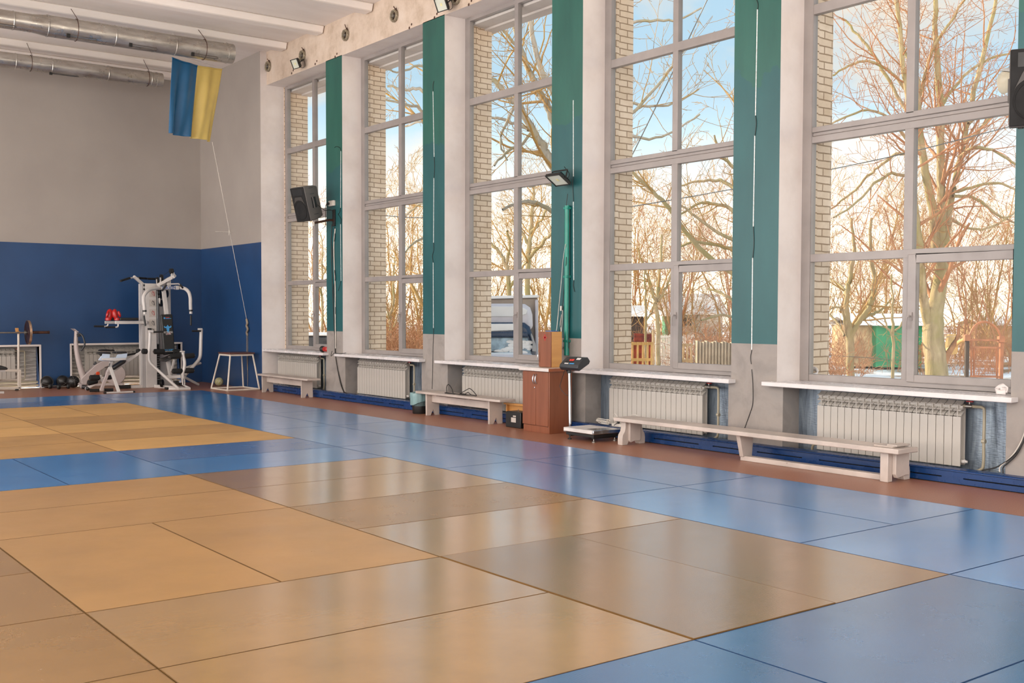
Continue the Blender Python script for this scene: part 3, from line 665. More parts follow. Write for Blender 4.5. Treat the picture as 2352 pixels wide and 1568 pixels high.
r = thing('glove_pile', 'small pile of dark and pink training gloves on the far corner sill', 'gloves', tuple(q(622,798)))
g = q(624,799); rn = random.Random(2)
for i, (mt, s) in enumerate((('dark_grey',1),('red_plain',.8),('stool_top',1),('black',.9),('red_plain',.7))):
    m = M(); a = rn.uniform(0,3); cc = g+Vector((rn.uniform(-.05,.05)+.03,.16-.075*i,.026+.02*(i%2)))
    m.sph(cc, (.05*s,.06*s,.026), 12, 8, rot=Matrix.Rotation(a,3,'Z'))
    for j in range(4): e = cc+Matrix.Rotation(a,3,'Z')@Vector((-.03+.02*j,.075*s,-.004)); m.sph(e, (.011,.03,.011), 8, 6, rot=Matrix.Rotation(a,3,'Z'))
    obj('glove', m, MT[mt], r)
g = oX(746,803,3.30); r = thing('hand_torch', 'red and black torch on the far corner sill beside the first teal pier', 'torch', (3.36,13.67,ZS))
obj('head', M().lathe([(.03,0),(.055,.01),(.055,.05),(.035,.08)], (3.36,13.88,ZS+.056), (0,-1,0), 18), MT['black'], r); obj('barrel', M().lathe([(.034,0),(.045,.02),(.045,.14),(.03,.16)], (3.36,13.80,ZS+.056), (0,-1,0), 18), MT['red_plain'], r)
g = q(822,807); r = thing('power_adapter', 'black power adapter with its cable on the second sill from the corner', 'adapter', tuple(g))
obj('body', M().sph(g+Vector((.0,-.05,.022)), (.05,.16,.021), 14, 8), MT['black'], r)
obj('cable', M().tube(spline([g+Vector((0,.08,.02)), Vector((3.26,12.90,ZS+.012)), Vector((3.20,13.02,ZS+.008)), Vector((3.183,13.10,ZS+.006)), Vector((3.175,13.16,ZS-.03)), Vector((3.2,13.24,ZS-.04)), Vector((3.235,13.27,ZS+.04))],6), .005, 6), MT['cord'], r)
o = obj('cable_coil', M().tube(spline([(2.95,9.34,.356),(2.96,9.36,.43),(2.95,9.30,.47),(2.95,9.22,.42),(2.95,9.18,.352),(2.93,9.12,.353),(2.9,9.25,.352),(2.93,9.36,.352),(2.95,9.3,.354),(2.92,9.0,.353),(2.94,8.86,.352),(2.98,8.95,.356),(3.0,9.06,.353),(2.94,9.0,.36),(2.97,8.88,.42),(2.96,8.80,.44),(2.96,8.72,.41),(2.96,8.64,.354),(2.98,8.78,.353),(2.96,8.9,.352),(2.96,8.84,.385),(2.97,8.78,.354)],7), .0058, 6), MT['cord'])
tag(o, 'tangle of black cable lying on the second short bench', 'cable')
# ------------------------------------------------------------------ things on the piers
def wl(px, py, d=.006): return oX(px, py, W-d)
def strip(m, a, b, w=.011):
    a, b = Vector(a), Vector(b); s = Vector((0,w/2,0)); n_ = Vector((-.0035,0,0))
    m.prism([a-s, a+s, b+s, b-s], n_)
def led(label, segs, wires):
    p = wl(*segs[0][0]); r = thing('led_strip', label, 'led strip', tuple(p))
    for a, b in segs: m = M(); strip(m, oX(a[0],a[1],W-.001), oX(b[0],b[1],W-.001)); obj('light_tape', m, MT['led'], r, smooth=0)
    for wv in wires: obj('wire', M().tube(spline([wl(x, y) for x, y in wv],5), .0035, 6), MT['cord'], r)
led('thin white light strip on the first teal pier from the corner', [((783,346),(782.5,477)),((782.3,514),(783.5,645))], [[(768,339),(773,336),(781,340),(783,347)],[(782,477),(780,487),(777,492),(780,497),(784,505),(782.5,515)],[(783,645),(779,660),(776.5,668)]])
led('thin white light strip on the second teal pier from the corner', [((994.7,209),(997.2,360)),((996.7,408),(996,557)),((995.2,602),(995.8,753))], [[(996.5,186),(994.5,195),(994.5,210)],[(997.2,360),(998,384),(996.7,409)],[(996,557),(996,575),(993,588),(995.2,603)],[(995.8,753),(995.5,775),(994.5,800),(993.5,850),(992.5,893)]])
led('thin white light strip beside the teal conduit on the third pier', [((1317,230),(1317.3,405)),((1317.2,463),(1318,643))], [[(1317.3,405),(1315.5,420),(1316,436),(1317.2,463)],[(1318,643),(1317,656),(1320,670)]])
led('thin white light strip on the broad teal pier between the nearest two windows', [((1740,21),(1735.5,265)),((1734,311),(1730.5,520)),((1729,592),(1726.8,803))], [[(1738,0),(1741,10),(1740,22)],[(1735.5,265),(1737,285),(1734,312)],[(1730.5,520),(1731.5,560),(1729,592)],[(1726.8,803),(1724,820),(1725.5,836)],[(1726.5,848),(1729,880),(1729,925),(1722,950),(1712,978),(1708,990)]])
r = thing('cable_bundle', 'bundle of black cables hanging down the first teal pier to the floor board', 'cable', tuple(wl(768,520)))
for i, wv in enumerate(([(768,522),(769,545),(764,575),(767,610),(770,640),(766,665),(770,700),(770,740),(770,805),(774,840),(782,880),(790,902)],[(762,515),(761,560),(763,640),(766,720),(769,780),(770,812),(776,850),(788,895),(797,903)],[(770,525),(767,560),(768,620),(770,660),(770,720),(771,800)])):
    obj('cable', M().tube(spline([wl(x, y, .014) for x, y in wv],5), .006 if i != 2 else .009, 6), MT['cord'] if i != 2 else MT['white_cord'], r)
r = thing('socket_box', 'white double power socket on the first teal pier above the speaker bracket', 'socket', tuple(wl(765,468)))
c = oX(765,467,W); obj('socket', M().box((W-.045,c.y-.09,c.z-.045),(W-.001,c.y+.09,c.z+.045)), MT['white_cord'], r, bev=.006)
obj('plug', M().cyl((W-.045,c.y+.05,c.z),(W-.09,c.y+.06,c.z-.01),.02,12), MT['black'], r)
obj('cord', M().tube(spline([(W-.09,c.y+.06,c.z-.01),(W-.1,c.y+.09,c.z-.08),(W-.06,c.y+.16,c.z-.35),(W-.1,c.y+.2,c.z-.42)],6), .005, 6), MT['cord'], r)
r = thing('cable_conduit', 'teal painted steel pipe running up the third pier beside the wooden cabinet', 'pipe', tuple(oX(1303,816,W-.03)))
a, b = oX(1303,816,W-.037), oX(1301,472,W-.037); a.y = b.y = (a.y+b.y)/2
obj('pipe', M().cyl(a, b, .032, 16), MT['teal_pipe'], r)
for z in (1.1,1.9,2.75): obj('clamp', M().box((W-.066,a.y-.04,z),(W-.004,a.y+.04,z+.03)), MT['teal_pipe'], r, bev=.004)

r = thing('wire_group', 'loose wires with a hanging white bulb holder beside the teal conduit', 'wires', tuple(oX(1292,700,W-.02)))
for wv in ([(1299,560),(1293,600),(1289,650),(1284,700),(1279,752),(1276,762)],[(1301,590),(1297,650),(1292,705),(1287,755),(1284,762)],[(1292,712),(1291,740),(1289,770),(1289,790)],[(1290,722),(1287,745),(1290,770),(1288.5,792)],[(1304,445),(1302,460),(1301,472)],[(1308,480),(1308,560),(1307,700),(1306,800)]): obj('wire', M().tube(spline([wl(x, y, .03 if x < 1299 else .085) for x, y in wv],5), .004, 6), MT['cord'] if wv[0][0] > 1299.5 else MT['white_cord'], r)
c = oX(1288.5,798,W-.035); obj('bulb_holder', M().sph(c, .024, 14, 10), MT['white_print'], r)
c = oX(1289,708,W-.03); obj('terminal', M().box(c-Vector((.01,.012,.03)), c+Vector((.01,.012,.03))), MT['white_cord'], r, bev=.003)
r = thing('floor_cables', 'black and white cables looping to the floor board at the right picture edge', 'cable', tuple(oX(2320,1060,W-.02)))
for i, wv in enumerate(([(2360,975),(2347,1010),(2330,1040),(2310,1060),(2297,1072),(2296,1083)],[(2360,990),(2350,1015),(2335,1043),(2316,1062),(2304,1073),(2304,1087)],[(2360,980),(2346,1020),(2325,1048),(2290,1072),(2256,1080)])): obj('cable', M().tube(spline([wl(x, y, .02) for x, y in wv],5), .006, 6), MT['white_cord'] if i == 0 else MT['cord'], r)
# ------------------------------------------------------------------ speakers with brackets
HORN = paint('bronze_grey_horn', '#37332f', .5)
def speaker(label, loc, rz, tilt):
    r = thing('loudspeaker', label, 'speaker', (0,0,0), 'black loudspeakers')
    w, h, d = .185, .29, .33
    m = M(); fr = [(-w,0,-h),(w,0,-h),(w,0,h),(-w,0,h)]
    def ring(sx, y, sz, z0=0): return [(-w*sx,y,-h*sz+z0),(w*sx,y,-h*sz+z0),(w*sx,y,h*sz+z0),(-w*sx,y,h*sz+z0)]
    R0, R1, R2, R3 = ring(1,.012,1), ring(1,.10,1), ring(.86,.24,.95), ring(.7,.33,.86)
    vs = R0+R1+R2+R3; fs = [(0,1,2,3),(15,14,13,12)]
    for a in range(3):
        for i in range(4): j = (i+1) % 4; fs.append((a*4+j, a*4+i, a*4+4+i, a*4+4+j))
    m.add(vs, fs); body = obj('body', m, MT['speaker_grey'], r, local=True, bev=.016, seg=3)
    for s in (-1,1):
        obj('handle_recess', M().prism([(s*w*.985,.115,-.09),(s*w*.985,.115,.09),(s*w*.90,.22,.09),(s*w*.90,.22,-.09)], (s*.006,0,0)), MT['black'], body, local=True, bev=.004)
        obj('handle_grip', M().tube([(s*w*1.0,.15,-.09),(s*w*1.0,.155,.0),(s*w*1.0,.15,.09)], .011, 8), MT['speaker_grey'], body, local=True)
    obj('grille', M().prism([(-w+.006,.012,-h+.006),(w-.006,.012,-h+.006),(w-.006,.012,h-.006),(-w+.006,.012,h-.006)], (0,-.014,0)), MT['grille'], r, local=True, bev=.006)
    obj('woofer', M().lathe([(.155,0),(.155,.006),(.148,.010),(.142,.004),(.05,.003)], (0,-.002,-.10), (0,-1,0), 40, caps=False), MT['grille'], r, local=True)
    obj('horn', M().prism(arc((0,-.003,-.10),(.172,0,0),(0,0,.172),.5,PI-.5,12)+[(-.10,-.003,.10),(-.085,-.003,.125),(.085,-.003,.125),(.10,-.003,.10)], (0,-.006,0)), HORN, r, local=True, bev=.002)
    obj('tweeter_slot', M().box((-.13,-.005,.15),(.13,-.002,.26)), MT['black'], r, local=True, bev=.002)
    m = M()
    for z in (-.2,.14,.24): m.box((w*.93,.11,z),(w*1.0,.2,z+.012))
    obj('side_rib', m, MT['dark_grey'], body, local=True)
    m = M(); m.cyl((-.1,.08,-h-.008),(-.1,.08,-h),.02,10); m.cyl((.1,.08,-h-.008),(.1,.08,-h),.02,10); obj('foot', m, MT['black'], r, local=True)
    r.location = loc; r.rotation_euler = (tilt,0,rz); ORG[r.name] = Vector(loc); return r
c = oX(700,470,2.80)
speaker('black loudspeaker tilted downward, hung before the far corner window', (2.74,c.y+.06,c.z), math.radians(-80), math.radians(15))
s2 = speaker('black loudspeaker cut by the right picture edge, high on the last teal pier', (2.62,.93,3.16), math.radians(-62), math.radians(3))
def bracket(label, yw, zw, tip):
    r = thing('wall_mount_bracket', label, 'bracket', (W,yw,zw))
    obj('wall_plate', M().box((W-.03,yw-.035,zw-.12),(W-.001,yw+.035,zw+.16)), MT['black'], r, bev=.004)
    tip = Vector(tip); obj('arm', M().tube([(W-.03,yw,zw-.02),(W-.1,yw,zw-.02),tuple(tip)], .02, 10), MT['rusty_bar'], r)
    obj('cradle', M().cyl(tip+Vector((0,0,-.05)), tip+Vector((0,0,.02)), .018, 10), MT['steel'], r)
c2 = oX(769,503,W); tp = oX(721,512,2.88)
bracket('dark steel arm holding the far loudspeaker on the first teal pier', c2.y, c2.z, tp)
bracket('dark steel arm holding the near loudspeaker on the last teal pier', 1.1, 3.0, (2.75,1.05,2.90))
tag(obj('speaker_cable', M().tube(spline([oX(729,470,2.95), oX(745,482,3.1), oX(758,482,3.25), oX(767,487,W-.01)],6), .005, 6), MT['cord']), 'black cable from the far loudspeaker to the first teal pier', 'cable')
# ------------------------------------------------------------------ floodlights
def flood(label, loc, rz, tilt, s=1.):
    r = thing('floodlight', label, 'floodlight', (0,0,0), 'small black floodlights'); w, h = .105*s, .085*s
    m = M().hexa([(-w,.035,-h),(w,.035,-h),(w*.8,.07,-h*.7),(-w*.8,.07,-h*.7)], [(-w,.035,h),(w,.035,h),(w*.8,.07,h*.7),(-w*.8,.07,h*.7)])
    m.box((-w,0,-h),(w,.036,-h+.012)); m.box((-w,0,h-.012),(w,.036,h)); m.box((-w,0,-h),(-w+.012,.036,h)); m.box((w-.012,0,-h),(w,.036,h)); obj('housing', m, MT['black'], r, local=True, bev=.003)
    obj('lens', M().box((-w+.012,.012,-h+.012),(w-.012,.016,h-.012)), FLG, r, local=True); obj('led_chip', M().box((-.02,.009,-.02),(.02,.0115,.02)), FLC, r, local=True)
    m = M(); m.bar((-w-.006,.03,0),(-w-.006,.13,.03),.006,.02); m.bar((w+.006,.03,0),(w+.006,.13,.03),.006,.02); m.bar((-w-.006,.13,.03),(w+.006,.13,.03),.02,.006); obj('yoke', m, MT['black'], r, local=True)
    obj('cord', M().tube(spline([(0,.07,-.03),(.02,.1,-.1),(.05,.16,-.08),(.04,.19,.03)],5), .004, 6), MT['cord'], r, local=True)
    r.location = loc; r.rotation_euler = (tilt,0,rz); ORG[r.name] = Vector(loc); return r
FLG = paint('floodlight_lens', '#c9ccbd', .15, var=.03); FLC = paint('yellow_led_chip', '#d9d3a0', .4)
c = oX(677,147,W-.2); flood('black floodlight on the beam above the far corner window', tuple(c), math.radians(-84), math.radians(24))
c = oX(1012,11,W-.22); flood('black floodlight on the beam at the second pier, near the top picture edge', tuple(c), math.radians(-84), math.radians(24), 1.1)
c = oX(1280,415,W-.2); flood('black floodlight aimed downward on the third teal pier', tuple(c), math.radians(-88), math.radians(58), 1.25)
# ------------------------------------------------------------------ old round lamp bases and holes on the beam
SOCK = N('grimy_porcelain'); SOCK.base(SOCK.ramp(SOCK.noise(SOCK.co(), 30, 5), [(.3,'#5d5344'),(.7,'#a3977f')])); SOCK.set(.5)
for i, (px, py) in enumerate(((618,153),(697,128),(796,81),(908,37),(1050,-4))):
    c = oX(px, py, W); r = thing('lamp_base', 'old round lamp base on the beam, %s from the far corner' % ('first','second','third','fourth','fifth')[i], 'lamp base', (W,c.y,c.z), 'broken lamp bases on the beam')
    obj('rim', M().lathe([(.095,0),(.098,.03),(.088,.05),(.07,.045),(.06,.012)], (W-.001,c.y,c.z), (-1,0,0), 26, caps=False), SOCK.m, r)
    obj('socket', M().lathe([(.03,0),(.034,.02),(.026,.05),(.014,.052)], (W-.001,c.y,c.z), (-1,0,0), 16), MT['steel'], r)
    obj('back_plate', M().lathe([(.075,0),(.075,.006)], (W-.001,c.y,c.z), (-1,0,0), 24), MT['rusty_bar'], r)
    obj('hinge', M().bar((W-.02,c.y-.04,c.z+.085),(W-.05,c.y-.03,c.z+.135+.03*(i==2)),.018,.01).bar((W-.02,c.y-.07,c.z+.06),(W-.04,c.y-.09,c.z+.1),.014,.01), MT['rusty_bar'], r)
for px, py in ((672,165),(726,143.5),(772,127),(943,60),(1001,36),(1080,6)):
    c = oX(px, py, W); obj('anchor_hole', M().lathe([(.022,0),(.016,.004)], (W-.0005,c.y+.035,c.z-.02), (-1,0,0), 9).lathe([(.02,0),(.014,.004)], (W-.0005,c.y-.03,c.z+.02), (-1,0,0), 8), MT['rusty_bar'], bmh)
# ------------------------------------------------------------------ ventilation ducts
def duct(label, y, z, r0, x1, red, seams, vents, hangers, face, va):
    d = thing('ventilation_duct', label, 'duct', (x1-3,y,z), 'galvanised ducts under the ceiling')
    prof = [(-10,r0*.84 if red else r0)]
    if red: prof += [(red-.22,r0*.84),(red,r0)]
    prof += [(x1-.12,r0),(x1-.118,r0+.007),(x1-.10,r0+.007),(x1-.098,r0),(x1,r0),(x1,r0-.004),(x1-.5,r0-.006)]
    obj('tube', M().lathe([(b, a-x1) for a, b in prof], (x1,y,z), (1,0,0), 40, caps=False), MT['zinc'], d, smooth=40)
    m = M()
    for x in seams:
        rr = r0*.84 if red and x < red-.1 else r0
        m.lathe([(rr+.001,-.012),(rr+.006,-.006),(rr+.006,.006),(rr+.001,.012)], (x,y,z), (1,0,0), 40, caps=False)
    obj('seam_ring', m, MT['zinc'], d)
    for xa, xb in vents:
        rr = (r0*.84 if red and xb < red-.1 else r0)+.004
        pt = lambda x, a: (x, y-math.cos(a)*rr, z+math.sin(a)*rr)
        a0, a1 = va; q = [pt(xa,(a0+a1)/2)]+[pt(xa+.05,a0),pt(xb-.06,a0),pt(xb,(a0+a1)/2-.05),pt(xb-.02,a1),pt(xa+.03,a1)]
        obj('vent_frame', M().tube(q, .007, 6, closed=True), MT['steel'], d)
        obj('vent_knob', M().box((xa-.03,q[0][1]-.03,q[0][2]-.03),(xa+.02,q[0][1]+.0,q[0][2]+.03)), MT['black'], d)
    for x in hangers:
        rr = (r0*.84 if red and x < red-.1 else r0)+.006
        m = M().tube([(x,y-math.cos(a)*rr,z+math.sin(a)*rr) for a in [2*PI*k/24 for k in range(24)]], .005, 6, closed=True); m.tube([(x+.02,y-rr*.5,z+rr*.8),(x-.02,face-.004,6.32)], .005, 6)
        obj('hanger_wire', m, MT['rusty_bar'], d)
    return d
f2 = ribs[1]-.02; f1 = ribs[0]-.02
y1 = f2-.19; c = oY(520,122,y1)
X1 = oY(533,123,y1).x; xr = lambda px, yy=y1: oY(px, 90, yy).x
duct('big galvanised duct with a tapered joint hung under the second ceiling rib', y1, c.z, .168, X1, xr(108), [xr(30),xr(85),xr(108),xr(262),xr(400)], [(xr(-60),xr(35)),(xr(153),xr(218)),(xr(295),xr(356)),(xr(437),xr(495))], [xr(174),xr(467)], ribs[1]-.035, (-1.02,-.78))
y2 = f1-.17; c = oY(371,182,y2); c2_ = oY(0,139,y2)
x2 = lambda px: oY(px, 165, y2).x
duct('smaller galvanised duct close to the end wall', y2, (c.z+c2_.z)/2, .138, c.x, None, [x2(35),x2(118),x2(247),x2(345)], [(x2(116),x2(180))], [x2(70),x2(338)], ribs[0]-.035, (-1.5,-1.25))
# ------------------------------------------------------------------ flag and its cords
ya, yb = 15.30, 15.95
ya = y1+.24; yb = ya+.35
TL, TR, BL, BR = oY(395,133,ya), oY(510,160,yb), oY(384,306,ya), oY(487,325,yb)
TL.y = ya
def flagf(u, v):
    p = TL.lerp(TR,u).lerp(BL.lerp(BR,u), 1-v)
    p = TL.lerp(TR,u)*v + BL.lerp(BR,u)*(1-v)
    k = (1-v)*.8+.2
    off = .055*math.sin(u*17+1.2*v+.8)*k+.03*math.sin(u*31-2.5*v)*k
    return p+Vector((.3,-.9,0))*off+Vector((0,0,-.035*math.sin(PI*u)*v))
m = M().grid(flagf, 60, 60); fb = paint('blue_flag_cloth', '#125680', .5, var=.06); fy = paint('yellow_flag_cloth', '#cfb565', .55, var=.05)
o = obj('flag', m, [fb, fy], smooth=80)
for q_ in o.data.polygons: q_.material_index = 0 if q_.vertices[0] % 61 < 30 else 1
s = o.modifiers.new('cloth','SOLIDIFY'); s.thickness = .003
tag(o, 'blue and yellow flag hanging turned sideways below the big duct', 'flag')
o = obj('flag_hem', M().tube([flagf(i/30,1.0)+Vector((0,0,.004)) for i in range(31)], .012, 8), [fb, fy], o)
for q_ in o.data.polygons: q_.material_index = 0 if q_.center.x+ORG['flag'].x < (TL.x+TR.x)/2 else 1
K = oX(566,731,X0-.012)
tag(obj('cord', M().tube([TR+Vector((0,.02,.03)), TL+Vector((.06,.05,.09)), (TL.x+.05,ribs[1]+.1,6.234)], .004, 5), MT['white_cord']), 'thin cord tying the top of the flag to the ceiling rib', 'cord')
r = thing('flag_rope', 'thin rope from the flag down to a knotted bundle on the blue wall', 'rope', tuple(K))
obj('taut_line', M().tube([BR+Vector((0,-.01,-.01)), K], .005, 6), MT['white_cord'], r)
ROPE = paint('hemp_rope', '#8e8170', .9, bump=.4, bscale=200)
obj('knot_bundle', M().tube(spline([oX(566,731,X0-.02), oX(568,742,X0-.03), oX(566.5,748,X0-.02), oX(569,756,X0-.035), oX(567,763,X0-.02), oX(568.5,771,X0-.02)],5), [.008]+[.022]*24+[.008], 8), ROPE, r)
for dx in (-1.6,1.2): obj('hanging_line', M().tube([oX(568+dx,768,X0-.012), oX(568+dx*.9,810,X0-.012), oX(568.5+dx*.3,886 if dx > 0 else 850,X0-.012)], .005, 6), ROPE, r)
a, b = oX(495,532,X0-.03), oX(531,533,X0-.03); o = obj('wall_hook', M().tube([a,b], .006, 6).tube([oX(513,533,X0), oX(513,533,X0-.03)], .006, 6).tube([oX(526,528,X0-.03), oX(526,540,X0-.03)], .006, 6), MT['white_cord']); tag(o, 'thin horizontal rod hook on the grey corner wall', 'hook')
# ------------------------------------------------------------------ stool and ball in the corner
r = thing('stool', 'white steel stool with a brown seat in the corner', 'stool', (2.81,16.36,0))
B4 = [(2.49,15.98),(3.13,15.99),(3.13,16.74),(2.48,16.74)]; T4 = [(2.60,16.10),(3.05,16.11),(3.04,16.60),(2.60,16.60)]
for (bx, by), (tx, ty) in zip(B4, T4): obj('leg', M().tube([(bx,by,.016),(tx,ty,.675)], .016, 10), MT['stool_leg'], r)
m = M()
for i in range(4): a, b = B4[i], B4[(i+1)%4]; m.tube([(*a,.017),(*b,.017)], .0165, 10)
obj('floor_rail', m, MT['stool_leg'], r)
m = M()
for i in range(4): a, b = T4[i], T4[(i+1)%4]; m.bar((*a,.665),(*b,.665),.03)
obj('top_rail', m, MT['stool_leg'], r)
obj('seat', M().box((2.57,16.07,.681),(3.08,16.63,.712)), MT['stool_top'], r, bev=.010)
a = N('white_ball_with_yellow_panels'); vv = a.n('TexVoronoi'); a.l(a.co((9,9,9)), vv.inputs['Vector']); a.base(a.ramp(vv.outputs['Color'] if False else vv.outputs['Distance'], [(.5,'#b3ab92'),(.7,'#9a9a4a')])); a.set(.5)
o = obj('ball', M().sph((2.95,17.52,.086), .085, 24, 16), a.m); tag(o, 'small white and yellow ball on the floor behind the stool', 'ball')
# ------------------------------------------------------------------ multi-gym in the corner: U(px, py, Y) puts a point on the plane Y
U = oY
def tubeU(name, pts, Y, r, mt, par, n=10, sp=0):
    P = [U(p[0], p[1], p[2] if len(p) > 2 else Y) for p in pts]
    return obj(name, M().tube(spline(P, sp) if sp else P, r, n), mt, par)
def barU(name, pts, Y, w, mt, par, h=None, bev=.004):
    P = [U(p[0], p[1], p[2] if len(p) > 2 else Y) for p in pts]; m = M()
    for a, b in zip(P, P[1:]): m.bar(a, b, w, h, upv=(0,1,0))
    return obj(name, m, mt, par, bev=bev)
WM, BK, FM = MT['white_metal'], MT['black'], MT['foam']
b0 = oZ(380,890,0)
g = thing('multi_gym', 'white multi gym with a black backrest and two press arms in the blue corner', 'gym machine', (1.95,17.5,0))
Y = 17.85
def boxU(name, x0, y0, x1, y1, Y0, Y1, mt, par, bev=.006):
    a, b = U(x0,y1,Y0), U(x1,y0,Y0); z0 = max(a.z, .002) if y1 < 886 else .002
    return obj(name, M().box((a.x,Y0,z0),(b.x,Y1,b.z)), mt, par, bev=bev)
boxU('post', 327,650,335.5,889, Y-.05, Y+.04, MT['grey_metal'], g); 
sh = boxU('shroud', 336.5,651,359,889, Y-.06, Y+.36, WM, g)
boxU('post', 368,646,392,887, Y+.12, Y+.3, MT['grey_metal'], g)
boxU('weight_stack', 360,790,367,886, Y, Y+.28, BK, g); boxU('guide_rod', 361,668,363,790, Y+.08, Y+.1, MT['chrome'], g, .001); boxU('inner_panel', 359.5,668,368,886, Y+.29, Y+.33, MT['dark_grey'], g, .002)
m = M()
for i in range(12): z = .15+.045*i; a = U(360.5,800,Y-.003); b = U(366.5,800,Y-.003); m.box((a.x,Y-.004,z),(b.x,Y-.0005,z+.006))
obj('weight_mark', m, MT['grey_metal'], g, smooth=0)
for i, (ya_, yb_) in enumerate(((667,682),(688,704),(710,728),(733,751),(752,768))):
    a, b = U(343,yb_,Y-.062), U(358,ya_,Y-.062); p = obj('exercise_chart', M().box((a.x,Y-.0625,a.z),(b.x,Y-.0605,b.z)), MT['paper'], sh, smooth=0)
    m = M(); cx, cz, s = (a.x+b.x)/2, (a.z+b.z)/2, (b.x-a.x)
    for q in ((-.2,.2,-.05,-.1),(-.05,-.1,.2,-.25),(.2,.25,.25,-.25),(-.3,-.25,-.1,-.25),(0,.3,.05,.12)): m.bar((cx+q[0]*s,Y-.0635,cz+q[1]*s*1.3),(cx+q[2]*s,Y-.0635,cz+q[3]*s*1.3),.012,.002)
    obj('figure_print', m, MT['red_print'] if i in (0,2) else MT['dark_grey'], p, smooth=0)
boxU('bolt', 329.5,653,332.5,657, Y-.062, Y-.05, BK, g, .001); boxU('bolt', 329.5,662,332.5,666, Y-.062, Y-.05, BK, g, .001)
# base
barU('base_beam', [(300,888,Y-.02),(334,887,Y-.02)], Y, .055, WM, g); barU('base_beam', [(357,886.5,17.78),(394,889,17.3),(418,891,17.0)], Y, .06, WM, g)
boxU('foot_cap', 271,884,300.5,890, Y-.06, Y+.02, BK, g); barU('rear_strut', [(424,866,17.6),(456,883,17.75)], Y, .045, WM, g); barU('cross_foot', [(383,892,17.1),(412,893,16.95)], Y, .055, WM, g); boxU('foot_cap', 381,889,392,896, 17.05, 17.13, BK, g)
# top beam, pull-up bar
barU('top_beam', [(362,654,17.72),(402,633,17.35)], Y, .055, WM, g, .075)
barU('pull_up_arm', [(331,655,Y),(307,634.5,Y-.05)], Y, .05, WM, g, .06)
tubeU('pull_up_bar', [(298,638.5,17.75),(307,637.2,17.8),(314,637.5,17.95),(318,638.5,18.1)], Y, .014, WM, g)
tubeU('grip', [(277,645,17.45),(298,638.3,17.75)], Y, .021, FM, g); tubeU('grip', [(316,638,18.1),(336,639.5,18.3)], Y, .021, FM, g); tubeU('grip', [(339,640,18.25),(359,640.5,18.3)], Y, .021, FM, g)
def pulley(px, py, Yp, r, par=g, ax=(1,0,.1)):
    c = U(px,py,Yp); obj('pulley', M().lathe([(r*.3,-.018),(r,-.018),(r,-.008),(r*.82,0),(r,.008),(r,.018),(r*.3,.018)], c, ax, 22), BK, par)
for q in ((361.5,643.5,17.72,.06),(371,637.5,17.6,.065),(392.5,623,17.4,.055),(395.5,622.5,17.4,.05)): pulley(*q)
for q in ((366.5,672,17.7,.07),(367,680,17.7,.06),(369.5,696,17.7,.065),(382.5,674.5,17.85,.075),(372,880,17.5,.075)): pulley(*q, ax=(.75,-.6,0))
barU('pulley_fork', [(360,641,17.7),(361,655,17.72)], Y, .02, WM, g, .03); barU('pulley_fork', [(368.5,637,17.6),(369,650,17.62)], Y, .02, WM, g, .03); barU('pulley_fork', [(393,622,17.38),(394,636,17.4)], Y, .02, WM, g, .03); barU('pulley_bracket', [(366,684,17.66),(367,697,17.66)], Y, .03, WM, g, .02)
tubeU('steel_cable', [(369,637,17.6),(391,621,17.4),(396,622,17.38),(397.5,650,17.35)], Y, .004, BK, g, 5); tubeU('steel_cable', [(364,670,17.7),(366,800,17.7)], Y, .004, BK, g, 5); tubeU('steel_cable', [(374,672,17.72),(373,725,17.72)], Y, .004, BK, g, 5)
tubeU('carabiner', [(397,624,17.37),(395.5,627,17.37),(396,632,17.37),(399,631,17.37),(399.5,626,17.37),(398,624,17.37)], Y, .009, WM, g, 8)
tubeU('lat_bar', [(383,654,17.3),(386,652.5,17.3),(398,652,17.3),(410,651.5,17.3),(414,654.5,17.3)], Y, .014, WM, g)
tubeU('grip', [(382,654.5,17.3),(372.5,667,17.15)], Y, .019, MT['dark_grey'], g); tubeU('grip', [(414,654,17.3),(419.5,660.5,17.15)], Y, .019, BK, g)
# butterfly arms
cbm = barU('butterfly_beam', [(368,661.5,17.55),(381,661,17.5),(414,660.5,17.5)], Y, .055, WM, g, .07)
a, b = U(382,661,17.46), U(402,661,17.46); text('lettering', 'MAXIMA', .085, U(391.5,661.3,17.46), (1,0,0), (0,0,1), MT['navy_print'], cbm)
boxU('beam_collar', 363.5,656.5,369.5,665.5, 17.48, 17.6, WM, g); boxU('beam_collar', 405.5,656,411.5,665, 17.44, 17.56, WM, g); boxU('head_post', 384,641,393,658, 17.6, 17.72, WM, g)
tubeU('butterfly_arm', [(366,661.5,17.5),(352,662.5,17.4),(340,667,17.32),(331.5,677,17.25),(329.5,688,17.22),(331,702,17.2),(332,712,17.2)], Y, .034, WM, g, 12, 4)
tubeU('butterfly_arm', [(412,660.5,17.5),(424,662.5,17.4),(433,670,17.3),(437,683,17.25),(437.5,698,17.2),(438,711,17.2)], Y, .034, WM, g, 12, 4)
for x, y_ in ((332,712),(438,711)):
    tubeU('arm_ring', [(x,y_,17.2),(x+.2,y_+4,17.2)], Y, .037, BK, g, 14); tubeU('arm_knuckle', [(x+.4,y_+4,17.2),(x+.4,y_+9.5,17.2)], Y, .03, WM, g, 12); tubeU('grip', [(x-1.5 if x < 400 else x+.5,y_+13,17.15),(x+(2 if x < 400 else .6),y_+36,17.1)], Y, .017, BK, g)
barU('front_post', [(376,667,17.6),(382.5,722,17.5)], Y, .07, WM, g, .06)
